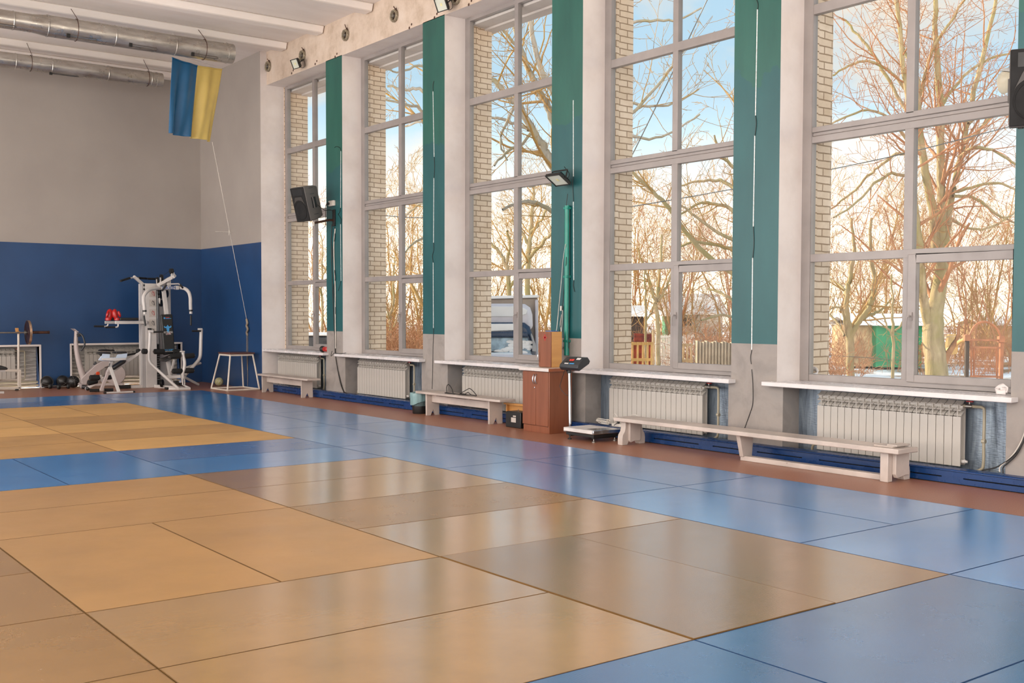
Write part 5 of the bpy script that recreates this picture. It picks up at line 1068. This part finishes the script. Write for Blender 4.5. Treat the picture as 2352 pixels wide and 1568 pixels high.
ptree('big grey tree with heavy slanting limbs in the middle window', 22, [P3(s) for s in ('1330,930,20 1325,700,19 1315,560,17 1305,470,15 1284,400,12 1262,368,11 1245,335,10 1225,300,9 1205,265,8 1190,240,7.5 1165,220,7 1145,195,6 1125,180,5.5 1090,150,4','1305,480,12 1295,380,11 1278,300,9.5 1258,245,8.5 1240,212,8 1220,170,7 1195,110,6 1180,50,5 1168,-20,4','1296,390,8 1290,270,8 1272,215,7.5 1252,185,7 1232,120,6 1215,40,5 1210,-60,4','1212,298,4 1190,287,4 1160,276,3.6 1125,268,3','1312,520,6 1265,484,5.4 1230,466,5 1195,465,4 1155,482,3','1225,300,4 1200,330,3.4 1170,345,3 1135,380,2.4','1185,240,3.6 1160,290,3 1150,330,2.6 1165,370,2','1190,110,4 1150,60,3.4 1120,20,3','1310,500,5 1280,440,4.4 1250,420,3.6 1215,430,2.6','1335,330,5 1400,300,4.4 1450,262,4 1500,205,3.4 1545,150,3 1585,95,2.2','1335,120,5 1400,80,4 1450,52,3.6 1510,46,3 1560,44,2.6 1612,18,2','1335,260,5 1420,235,4 1490,243,3 1550,236,2.6 1605,205,2','1335,350,4.6 1420,310,4 1490,318,3 1550,300,2.4 1610,262,1.8')], 17, mat=GBARK, dens=.75, tmat=TWIG, spread=.25)
ptree('leafless tree behind the delivery van in the middle window', 40, [P3(s) for s in ('1214,760,7 1213,640,6.4 1213,600,6 1216,560,5.4 1220,520,5 1223,470,4 1226,420,3','1215,592,4.5 1236,570,4 1256,546,3.5 1275,528,3','1214,560,4 1195,530,3.4 1175,505,3','1216,540,3.6 1240,510,3 1255,480,2.4')], 19, dens=1.3)
ptree('leaning tree left of the van roof in the middle window', 36, [P3(s) for s in ('1180,720,6 1168,650,5.4 1158,600,4.6 1146,576,4 1130,560,3 1110,540,2.4','1160,610,3.6 1170,570,3 1165,530,2.4','1172,660,3.4 1195,620,3 1210,600,2')], 20, dens=1.3)
ptree('leafless tree with level boughs in the second window from the corner', 29, [P3(s) for s in ('1012,900,12 1008,600,11 1002,400,9 996,250,7 990,100,5','1000,240,4.4 965,204,4 930,206,3.4 890,196,2.6','998,300,4 965,250,3.6 935,240,3 880,228,2.2','994,160,3.6 960,150,3 920,165,2.4 890,160,1.8','1004,520,4 975,470,3 950,480,2.4 925,500,1.8','1006,600,4 978,550,3 950,560,2.4 925,585,1.6','996,330,3 968,280,2.6 935,290,2 905,282,1.4')], 22, dens=.9, mat=GBARK)
ptree('young bare tree at the centre of the second window from the corner', 40, [P3(s) for s in ('903,830,4 898,770,3.6 896,730,3.2 905,690,2.8 902,640,2.2 908,590,1.6','898,735,2.6 885,700,2 880,660,1.6','897,760,2.6 925,720,2 940,690,1.6')], 24, dens=1.4)
ptree('thin bare tree in the far corner window', 46, [P3(s) for s in ('742,800,3 740,720,2.8 738,650,2.4 741,590,1.8 738,540,1.2','739,680,2 725,640,1.6 718,600,1.2','740,640,1.8 752,610,1.4')], 26, dens=1.4)
# trees of the thicket
def thicket_proto(seed, H, mat):
    rg = np.random.default_rng(seed); t = TM(); sp = dict(up=.05, wig=.10, den=[1.9,2.3,2.6], max=4, ang=(.4,1.0), rmin=.006, L1=3.4)
    for k in range(3):
        d = np.array([rg.normal(0,.22), rg.normal(0,.22), 1.]); grow(t, (rg.normal(0,.2),rg.normal(0,.2),-.2), d, H*rg.uniform(.75,1.), .055*H/7, 0, rg, sp)
    return t
TPX = [(703,50),(735,54),(885,46),(905,52),(935,48),(962,44),(1140,52),(1185,56),(1240,50),(1258,46),(1450,50),(1490,54),(1535,50),(1570,46),(1610,52),(1650,48),(1680,45),(1895,52),(1930,56),(1975,48),(2015,54),(2060,50),(2085,46),(2130,55),(2190,50),(2215,46),(2250,55),(2280,48),(2310,44),(2335,52)]
protos = []
rn = random.Random(9)
for i, (px, D) in enumerate(TPX):
    b = far(px, 760, D); mt = (TWIG, RTWIG, TWIG)[i % 3]
    if i < 3:
        t = thicket_proto(60+i, (7.5,6.2,8.4)[i], mt); o = t.build('thicket_tree', mt, None, (0,0,0)); protos.append(o)
    else: o = protos[i % 3].copy(); COL.objects.link(o)
    o.location = (b.x,b.y,GZ); o.rotation_euler.z = rn.uniform(0,6); s = rn.uniform(.8,1.15); o.scale = (s,s,s)
    tag(o, 'slender bare tree of the golden thicket at the far end of the yard', 'tree', 'trees of the far thicket')
rg = np.random.default_rng(77); t = TM(); sp = dict(up=.03, wig=.16, den=[3.,4.], max=2, ang=(.3,1.), rmin=.006, L1=1.6, step=.3)
for px0, px1, n, Da, Db in ((690,755,30,40,52),(880,975,130,28,52),(1135,1270,40,34,52),(1440,1690,60,40,56),(1590,1690,45,30,33),(1895,2340,120,36,58),(1890,1950,12,23,28)):
    for k in range(n):
        D = rg.uniform(Da, Db); b = far(rg.uniform(px0,px1), 760, D); H = rg.uniform(.6,1.7)
        for j in range(3): grow(t, (b.x+rg.normal(0,.15),b.y+rg.normal(0,.15),GZ), (rg.normal(0,.4),rg.normal(0,.4),1.), H*rg.uniform(.6,1.), .013, 0, rg, sp)
o = t.build('undergrowth', RTWIG, None, (20,20,GZ)); tag(o, 'tangle of dry golden bushes and weeds across the snowy yard', 'undergrowth', None, 'stuff')
# ---- fences
FW = paint('tan_grey_board', '#c0a27a', .8, var=.2, bump=.3); FY = paint('new_yellow_board', '#d3a866', .75, var=.15, bump=.2); RUST = paint('rusty_red_iron', '#8c3a22', .7, .1, var=.3, scale=5); RG = paint('pinkish_rusty_gate', '#b5764f', .6, .1, var=.2); ASB = paint('corrugated_fibre_sheet', '#b7a287', .85, var=.15, bump=.25); GRN = paint('green_painted_board', '#2f8a5a', .6, var=.12); WHT = paint('white_washed_wall', '#e3d8c8', .8, var=.08); SNOW = paint('fresh_snow', '#f3f1ee', .7, var=.03, bump=.3, bscale=8); DARKW = paint('dark_weathered_board', '#4a3c30', .85, var=.2)  # FW: tan-grey boards with a slightly uneven tone
hz = Vector((fw.x,fw.y,0)).normalized(); hr = Vector((rt.x,rt.y,0)).normalized()
def gnd(p): return Vector((p.x,p.y,GZ-.05))
A, B_ = far(1596,783,28), far(1730,787,27); n = 200; m = M(); vs = []; fs = []
for i in range(n+1):
    p = A.lerp(B_, i/n); w_ = math.sin(i*2*PI/11)*.05; q = p+hz*w_; vs += [Vector((q.x,q.y,GZ-.05)), Vector((q.x,q.y,p.z+.02*math.sin(i*.2)))]
for i in range(n): fs.append((2*i,2*i+2,2*i+3,2*i+1))
o = obj('sheet_fence', m.add(vs, fs), ASB); s = o.modifiers.new('thick','SOLIDIFY'); s.thickness = .012; tag(o, 'fence of upright corrugated sheets in the second window from the right', 'fence')
def pickets(label, D, xs, y0, w_, mt, rails, dh=0, name='picket_fence'):
    a, b = far(xs[0],y0,D), far(xs[-1],y0,D); r = thing(name, label, 'fence', ((a.x+b.x)/2,(a.y+b.y)/2,GZ))
    pr = None
    for i, x in enumerate(xs):
        p = far(x, y0+(i*7 % 3)*dh, D); W2 = w_*D/FPX/2; m = M(); m.prism([gnd(p)-hr*W2, gnd(p)+hr*W2, Vector((p.x,p.y,p.z-.04))+hr*W2, Vector((p.x,p.y,p.z)), Vector((p.x,p.y,p.z-.04))-hr*W2], hz*.022); obj('picket', m, mt, r)
    for y_ in rails: p, q = far(xs[0]-4,y_,D), far(xs[-1]+4,y_,D); obj('rail', M().bar(p+hz*.045, q+hz*.045, .04, .07), mt, r)
    return r
pickets('short picket fence of raw yellow boards before the rusty red box', 26.5, [1453,1465,1477,1488,1497], 785, 4.2, FY, (789,826))
pickets('few raw pickets left of the corrugated sheet fence', 27.5, [1559,1570,1579,1588], 787, 4, FW, (792,828), 2)
pickets('pale low picket fence across the yard behind the leaning post', 38, [1506+3.6*i for i in range(25)], 767, 1.8, WHT, (773,790), 1.2)
p = far(1501,757,27); o = obj('fence_post', M().prism([gnd(p)-hr*.03,gnd(p)+hr*.03,p+hr*.03,p-hr*.03], hz*.07), FW); tag(o, 'tall grey wooden post beside the yellow pickets', 'post')
r = thing('metal_box', 'rusty red iron box with a lifted lid behind the yellow pickets', 'box', tuple(gnd(far(1475,800,29))))
a, b = far(1452,790,29), far(1497,790,29); m = M(); W_ = (b-a); m.prism([gnd(a),gnd(b),Vector((b.x,b.y,b.z)),Vector((a.x,a.y,a.z))], hz*.5); obj('body', m, RUST, r, bev=.01)
a, b, c, d = far(1456,786,28.9), far(1498,786.5,28.9), far(1497,767,29.1), far(1456,765,29.1); obj('lid', M().prism([a,b,c,d], hz*.03), RUST, r, bev=.006)
def house(label, D, x0, x1, y0, mt, roof, name='shed', depth=3., rh=.35, cat='shed', wins=(), wm=None):
    a, b = far(x0,y0,D), far(x1,y0,D); b.z = a.z; r = thing(name, label, cat, ((a.x+b.x)/2,(a.y+b.y)/2,GZ))
    obj('wall', M().prism([gnd(a),gnd(b),b,a], hz*depth), mt, r, smooth=0)
    e = hr*.25; f = hz*.3; up_ = Vector((0,0,1)); obj('roof', M().prism([a-e-f+up_*.01, a-e+hz*(depth/2)+up_*rh, a-e+hz*(depth+.3)+up_*.01, a-e+hz*(depth+.3)+up_*.12, a-e+hz*(depth/2)+up_*(rh+.14), a-e-f+up_*.12], (b-a)+e*2), roof, r, smooth=0)
    for wx0, wx1, wy0, wy1 in wins:
        k = D-.03; q = [far(wx0,wy1,k),far(wx1,wy1,k),far(wx1,wy0,k),far(wx0,wy0,k)]; fr_ = obj('window_frame', M().prism(q, hz*.03), wm or WHT, r, smooth=0); c_ = (q[0]+q[2])/2
        for s in (-1,1): cc = c_+(q[1]-q[0])*.22*s; hw = (q[1]-q[0])*.18; hh = (q[3]-q[0])*.4; obj('pane', M().prism([cc-hw-hh-hz*.012,cc+hw-hh-hz*.012,cc+hw+hh-hz*.012,cc-hw+hh-hz*.012], hz*.01), MT['screen'], fr_, smooth=0)
    return r
house('white walled cottage behind the thicket in the second window from the right', 52, 1538,1660,722, WHT, SNOW, 'cottage', 5, .9, 'house', [(1566,1590,727,750)])
house('dark plank shed behind the sapling in the second window from the right', 46, 1430,1478,727, DARKW, SNOW, depth=3)
a = far(1537,724,51.5); house('narrow green porch at the side of the white cottage', 50.5, 1528,1541,726, GRN, SNOW, 'porch', 1., .15, 'porch')
house('weathered plank shed under a snowy roof left of the green shed', 44, 1962,2011,747, FW, SNOW)
house('green shed under a snowy roof behind the sapling', 43.5, 2013,2118,748, GRN, SNOW)
house('low grey outbuilding far behind the iron gate', 55, 2262,2350,748, FW, SNOW)
# ---- iron gate
D = 29; G = lambda x, y_, k=0: far(x, y_, D+k)
r = thing('garden_gate', 'pinkish rusty iron gate with an arch and mesh in the nearest window', 'gate', tuple(gnd(G(2262,800))))
for x, yt in ((2223,777),(2302,780)):
    p = G(x,yt); obj('post', M().prism([gnd(p)-hr*.045,gnd(p)+hr*.045,p+hr*.045,p-hr*.045], hz*.09), RG if x > 2260 else DARKW, r)
    c = G(x,yt-2,-.05); obj('post_cap', M().prism([c+hr*.075+Vector((0,0,-.09)),c+hr*.075+Vector((0,0,.06)),c+Vector((0,0,.085)),c-hr*.075+Vector((0,0,.06)),c-hr*.075+Vector((0,0,-.09))], hz*.15), RG, r)
for y_ in (780,797,864): obj('rail', M().bar(G(2228,y_), G(2298,y_+1.5), .035, .05), RG, r)
for x in (2231,2237,2290): obj('upright', M().bar(G(x,780 if x < 2233 else 797), G(x,870), .035), RG, r)
obj('arch', M().tube(spline([G(2226,772),G(2236,752),G(2250,741),G(2266,739),G(2282,747),G(2293,760),G(2300,776)],5), .03, 8), RG, r)
m = M()
for i in range(14): m.cyl(G(2239+i*3.7,800), G(2239+i*3.7,864), .006, 5)
for j in range(14): m.cyl(G(2238,803+j*4.5), G(2290,803.5+j*4.5), .006, 5)
obj('wire_mesh', m, RG, r)
# ---- leaning pallet, log, garden wire
r = thing('pallet', 'pale wooden pallet leaning behind the big tree trunk', 'pallet', tuple(gnd(far(2180,800,33))))
for i in range(6): p, q = far(2174+i*3.4-2,803,33-.2), far(2178+i*3.4,768,33.4); obj('slat', M().bar(p, q, .07, .02), FY, r)
for y_ in (773,797): obj('crossbar', M().bar(far(2172,y_,33.3), far(2196,y_,33.3), .06, .05), FW, r)
p, q = far(2176,806,32), far(2219,777,31); o = obj('log', M().tube([p,p.lerp(q,.5)+Vector((0,0,.03)),q], [.075,.065,.05], 12), FY); tag(o, 'thick cut log leaning toward the gate post', 'log')
o = obj('plank_sheet', M().prism([far(2178,816,31.5),far(2199,812,31.5),far(2201,793,31.6),far(2190,800,31.6)], hz*.03), FY); tag(o, 'yellow board leaning below the log beside the big tree', 'board')
for lb, pts, D, rr in (('thin wire sloping across the upper panes of the second window from the right', [(1634,-20),(1560,135),(1480,300),(1440,380)], 14, .007), ('thin cable crossing the mid panes of the second window from the right', [(1430,478),(1555,457),(1690,433)], 20, .009), ('thin cable rising across the middle panes of the nearest window', [(1890,393),(2080,352),(2350,283)], 17, .008), ('level cable in the second window from the corner', [(875,494),(930,499),(985,500)], 26, .012), ('slack garden wire low in the left half of the nearest window', [(1890,815),(1990,821),(2080,828)], 26, .008)):
    o = obj('overhead_wire' if 'garden' not in lb else 'garden_wire', M().tube(spline([far(x, y_, D) for x, y_ in pts],5), rr, 5), MT['steel']); tag(o, lb, 'wire')
# ---- white delivery van seen through the middle window
D = 21; vb = thing('delivery_van', 'snow-dusted van with a dark blue cab and a white cargo box', 'van', tuple(gnd(far(1120,800,D))))
VW = paint('white_van_panel', '#dcd6da', .35, var=.05); VD = paint('dark_blue_car_paint', '#2b3c54', .25, var=.1); VG = paint('grey_van_panel', '#a99a8c', .5, var=.06); GLS = paint('frosted_windscreen', '#8fa6b4', .2, var=.35, scale=5)
F_ = lambda x, y_, k=0.: far(x, y_, D+k)
def fr(pts, k, dep): P = [F_(x, y_, k) for x, y_ in pts]; return P, hz*dep
def slab(nm, pts, k, dep, mt, par=vb, bev=.02): P = [F_(x, y_, k) for x, y_ in pts]; return obj(nm, M().prism(P, hz*dep), mt, par, bev=bev)
slab('cargo_box', [(985,818),(1236,818),(1236,684),(985,690)], 1.2, 3.2, VG, bev=.03); slab('box_roof', [(982,690),(1238,683.5),(1238,677),(982,683)], 1.1, 3.4, SNOW); slab('corner_post', [(1229,818),(1236.5,818),(1236.5,688),(1229,688)], 1.12, .08, VW)
P = [(1010,770),(1008,735),(1015,708),(1040,698),(1080,697),(1180,697),(1206,698),(1218,706),(1223,722),(1224,748),(1219,762)]
slab('roof_fairing', P, .35, .9, VW, bev=.09); slab('fairing_snow', [(1016,718),(1030,704),(1195,703),(1212,712),(1208,722),(1185,727),(1040,727)], .335, .02, SNOW)
cab = slab('cab', [(1004,880),(1003,800),(1010,765),(1030,745),(1060,740),(1180,740),(1205,741),(1217,750),(1225,775),(1229,800),(1230,880)], -.2, 1.3, VD, bev=.08)
slab('roof_snow', [(1040,760),(1050,744),(1185,743),(1200,752),(1190,758),(1120,761)], -.21, .02, SNOW); slab('visor', [(1012,773),(1214,773),(1211,762),(1015,762)], -.3, .1, VD)
slab('windscreen', [(1008,812),(1012,775),(1213,775),(1220,812)], -.22, .03, GLS); m = M(); rn2 = random.Random(3)
for i in range(60):
    x = rn2.uniform(1110,1216); y_ = rn2.uniform(784,811); 
    if y_ < 812-(x-1125)*.34 and x < 1170: continue
    c = F_(x, y_, -.225); s = rn2.uniform(.03,.10); m.sph(c, (s,.012,s*.45), 8, 5, rot=Matrix(((hr.x,hz.x,0),(hr.y,hz.y,0),(0,0,1))))
obj('windscreen_snow', m, SNOW, vb); slab('bonnet', [(1000,840),(1006,814),(1224,814),(1232,840)], -.9, .75, VW, bev=.05); slab('bonnet_snow', [(1004,822),(1010,811),(1190,811),(1205,820)], -.8, .5, SNOW, bev=.02); slab('mirror', [(1222,806),(1232,808),(1230,790),(1224,772),(1220,764),(1219,770),(1224,788)], -.3, .1, MT['grey_metal'], bev=.01)
slab('wiper', [(1128,808),(1165,814),(1166,812),(1129,806)], -.26, .02, BK, bev=0); slab('bumper', [(1000,880),(1232,880),(1232,860),(1000,860)], -1., .2, MT['dark_grey'])
for x in (1030,1200): c = F_(x, 850, -.4); c.z = GZ+.33; obj('wheel', M().lathe([(.1,-.1),(.3,-.1),(.33,-.06),(.33,.06),(.3,.1),(.1,.1)], c, hr, 24), BK, vb)
# ---- yellow car below the far corner window
D = 33; cr = thing('car', 'yellow-green car under snow beyond the far corner window', 'car', tuple(gnd(far(722,795,D)))); CY = paint('yellow_green_car_paint', '#b3ad4a', .3)
c0 = far(722,790,D); c0.z = GZ; X_ = hr; Z_ = Vector((0,0,1)); pt = lambda u, w_, z: c0+X_*u+hz*w_+Z_*z
m = M().prism([pt(*q) for q in ((-2,-.8,.3),(2,-.8,.3),(2.05,-.8,.75),(1.2,-.8,.88),(-1.5,-.8,.9),(-2.05,-.8,.8))], hz*1.6); obj('body', m, CY, cr, bev=.06)
m = M().hexa([pt(-1.5,-.75,.88),pt(1.15,-.75,.88),pt(1.15,.75,.88),pt(-1.5,.75,.88)], [pt(-1.0,-.6,1.38),pt(.55,-.6,1.38),pt(.55,.6,1.38),pt(-1.0,.6,1.38)]); obj('cabin', m, MT['screen'], cr, bev=.05)
m = M().prism([pt(*q) for q in ((-1.1,-.62,1.385),(.62,-.62,1.385),(.5,-.62,1.47),(-.95,-.62,1.47))], hz*1.24); obj('roof_snow', m, SNOW, cr, bev=.04); m = M().prism([pt(*q) for q in ((1.15,-.78,.9),(2.0,-.78,.8),(2.0,-.78,.86),(1.15,-.78,.98))], hz*1.5); obj('bonnet_snow', m, SNOW, cr, bev=.03)
for u in (-1.25,1.25):
    for w_ in (-.8,.8): obj('wheel', M().lathe([(.1,-.09),(.28,-.09),(.31,-.05),(.31,.05),(.28,.09),(.1,.09)], pt(u,w_,.31), hz, 22), BK, cr)
c = far(712,762,38); c.z = GZ; o = obj('dumpster', M().hexa([c-hr*.5-hz*.4,c+hr*.5-hz*.4,c+hr*.5+hz*.4,c-hr*.5+hz*.4], [c-hr*.6-hz*.5+Z_*1.25,c+hr*.6-hz*.5+Z_*1.25,c+hr*.6+hz*.5+Z_*1.25,c-hr*.6+hz*.5+Z_*1.25]), GRN, bev=.03); tag(o, 'green refuse container behind the yellow car', 'container')
# ---- outdoor lamp beside the near loudspeaker
L0 = far(2310,190,10.5); r = thing('wall_lamp', 'white glass outdoor lamp just outside the last window, beside the near loudspeaker', 'lamp', tuple(L0))
obj('globe', M().lathe([(.02,.10),(.06,.095),(.085,.06),(.088,.02),(.07,-.04),(.04,-.09),(.005,-.11)], L0, (.0,-.25,1), 24), paint('frosted_lamp_glass', '#e8dcc4', .3, var=.05), r); obj('lamp_cap', M().lathe([(.03,.10),(.07,.102),(.06,.13),(.02,.14)], L0, (0,-.25,1), 18), MT['white_print'], r)
obj('arm', M().tube(spline([L0+Vector((0,-.03,.13)), L0+Vector((-.02,-.1,.2)), L0+Vector((-.1,-.3,.2)), Vector((4.18,L0.y-.45,L0.z+.1))],5), .012, 8), MT['grey_metal'], r)
# ------------------------------------------------------------------ camera, sky, sun
cd = bpy.data.cameras.new('camera'); co_ = bpy.data.objects.new('camera', cd); COL.objects.link(co_); SC.camera = co_
cd.sensor_fit = 'HORIZONTAL'; cd.sensor_width = 36; cd.lens = FPX/2352*36; cd.shift_x = .00516; cd.shift_y = .01437; cd.clip_end = 500; cd.clip_start = .05
R_ = Matrix((rt, up, -fw)).transposed().to_4x4(); R_.translation = CAM; co_.matrix_world = R_
wd = bpy.data.worlds.new('sky'); SC.world = wd; wd.use_nodes = True; t = wd.node_tree; bgn = t.nodes['Background']
class WN(N):
    def __init__(s, t): s.t = t
k = WN(t); tc = k.n('TexCoord'); sp = k.n('SeparateXYZ'); t.links.new(tc.outputs['Generated'], sp.inputs[0])
el = k.ramp(sp.outputs['Z'], [(0., '#f0e2c8'), (.03, '#fdf0d8'), (.09, '#f6f0e2'), (.17, '#cdeafb'), (.42, '#a9d6f5'), (1., '#86bdea')])
mp = k.n('Mapping'); mp.inputs['Scale'].default_value = (1.6,1.6,3.4); mp.inputs['Location'].default_value = (.35,.1,.2); t.links.new(tc.outputs['Generated'], mp.inputs[0])
cl = k.ramp(k.noise(mp.outputs[0], 2.1, 9, .56, .35), [(.52, 0.), (.66, 1.)])
sky = k.mix(cl, el, '#fff0dd')
dv = k.n('VectorMath', operation='DOT_PRODUCT'); t.links.new(tc.outputs['Generated'], dv.inputs[0]); dv.inputs[1].default_value = (-.80,-.30,-.52)
side = k.ramp(dv.outputs['Value'], [(.1, 0.), (.55, 1.)])      # added glow from low on the unseen open side, brightens ceiling and walls
sky = k.mix(side, sky, '#fbf3ee')
t.links.new(sky, bgn.inputs['Color'])
hz = k.ramp(sp.outputs['Z'], [(0., 1.), (.05, .85), (.11, .22), (.2, 0.)])       # the glowing haze low over the trees
t.links.new(k.math('ADD', k.math('MULTIPLY', k.math('ADD', SKY, k.math('MULTIPLY', hz, HAZE)), k.math('SUBTRACT', 1., side)), k.math('MULTIPLY', side, SIDE)), bgn.inputs['Strength'])
sd = bpy.data.lights.new('sun', 'SUN'); sd.energy = SUN; sd.angle = .009; sd.color = (1.,.83,.60)
so = bpy.data.objects.new('sun', sd); COL.objects.link(so); so.location = (8,40,20)
so.rotation_euler = Vector((.22,-.90,-.37)).to_track_quat('-Z','Y').to_euler()
vs = SC.view_settings; vs.view_transform = 'Standard'; vs.look = 'None'; vs.exposure = EXPO; vs.gamma = 1; vs.use_curve_mapping = False
cy = SC.cycles; cy.max_bounces = 8; cy.diffuse_bounces = 4; cy.glossy_bounces = 4; cy.transparent_max_bounces = 12; cy.transmission_bounces = 4; cy.use_denoising = True; cy.sample_clamp_indirect = 8; cy.caustics_reflective = False; cy.caustics_refractive = False
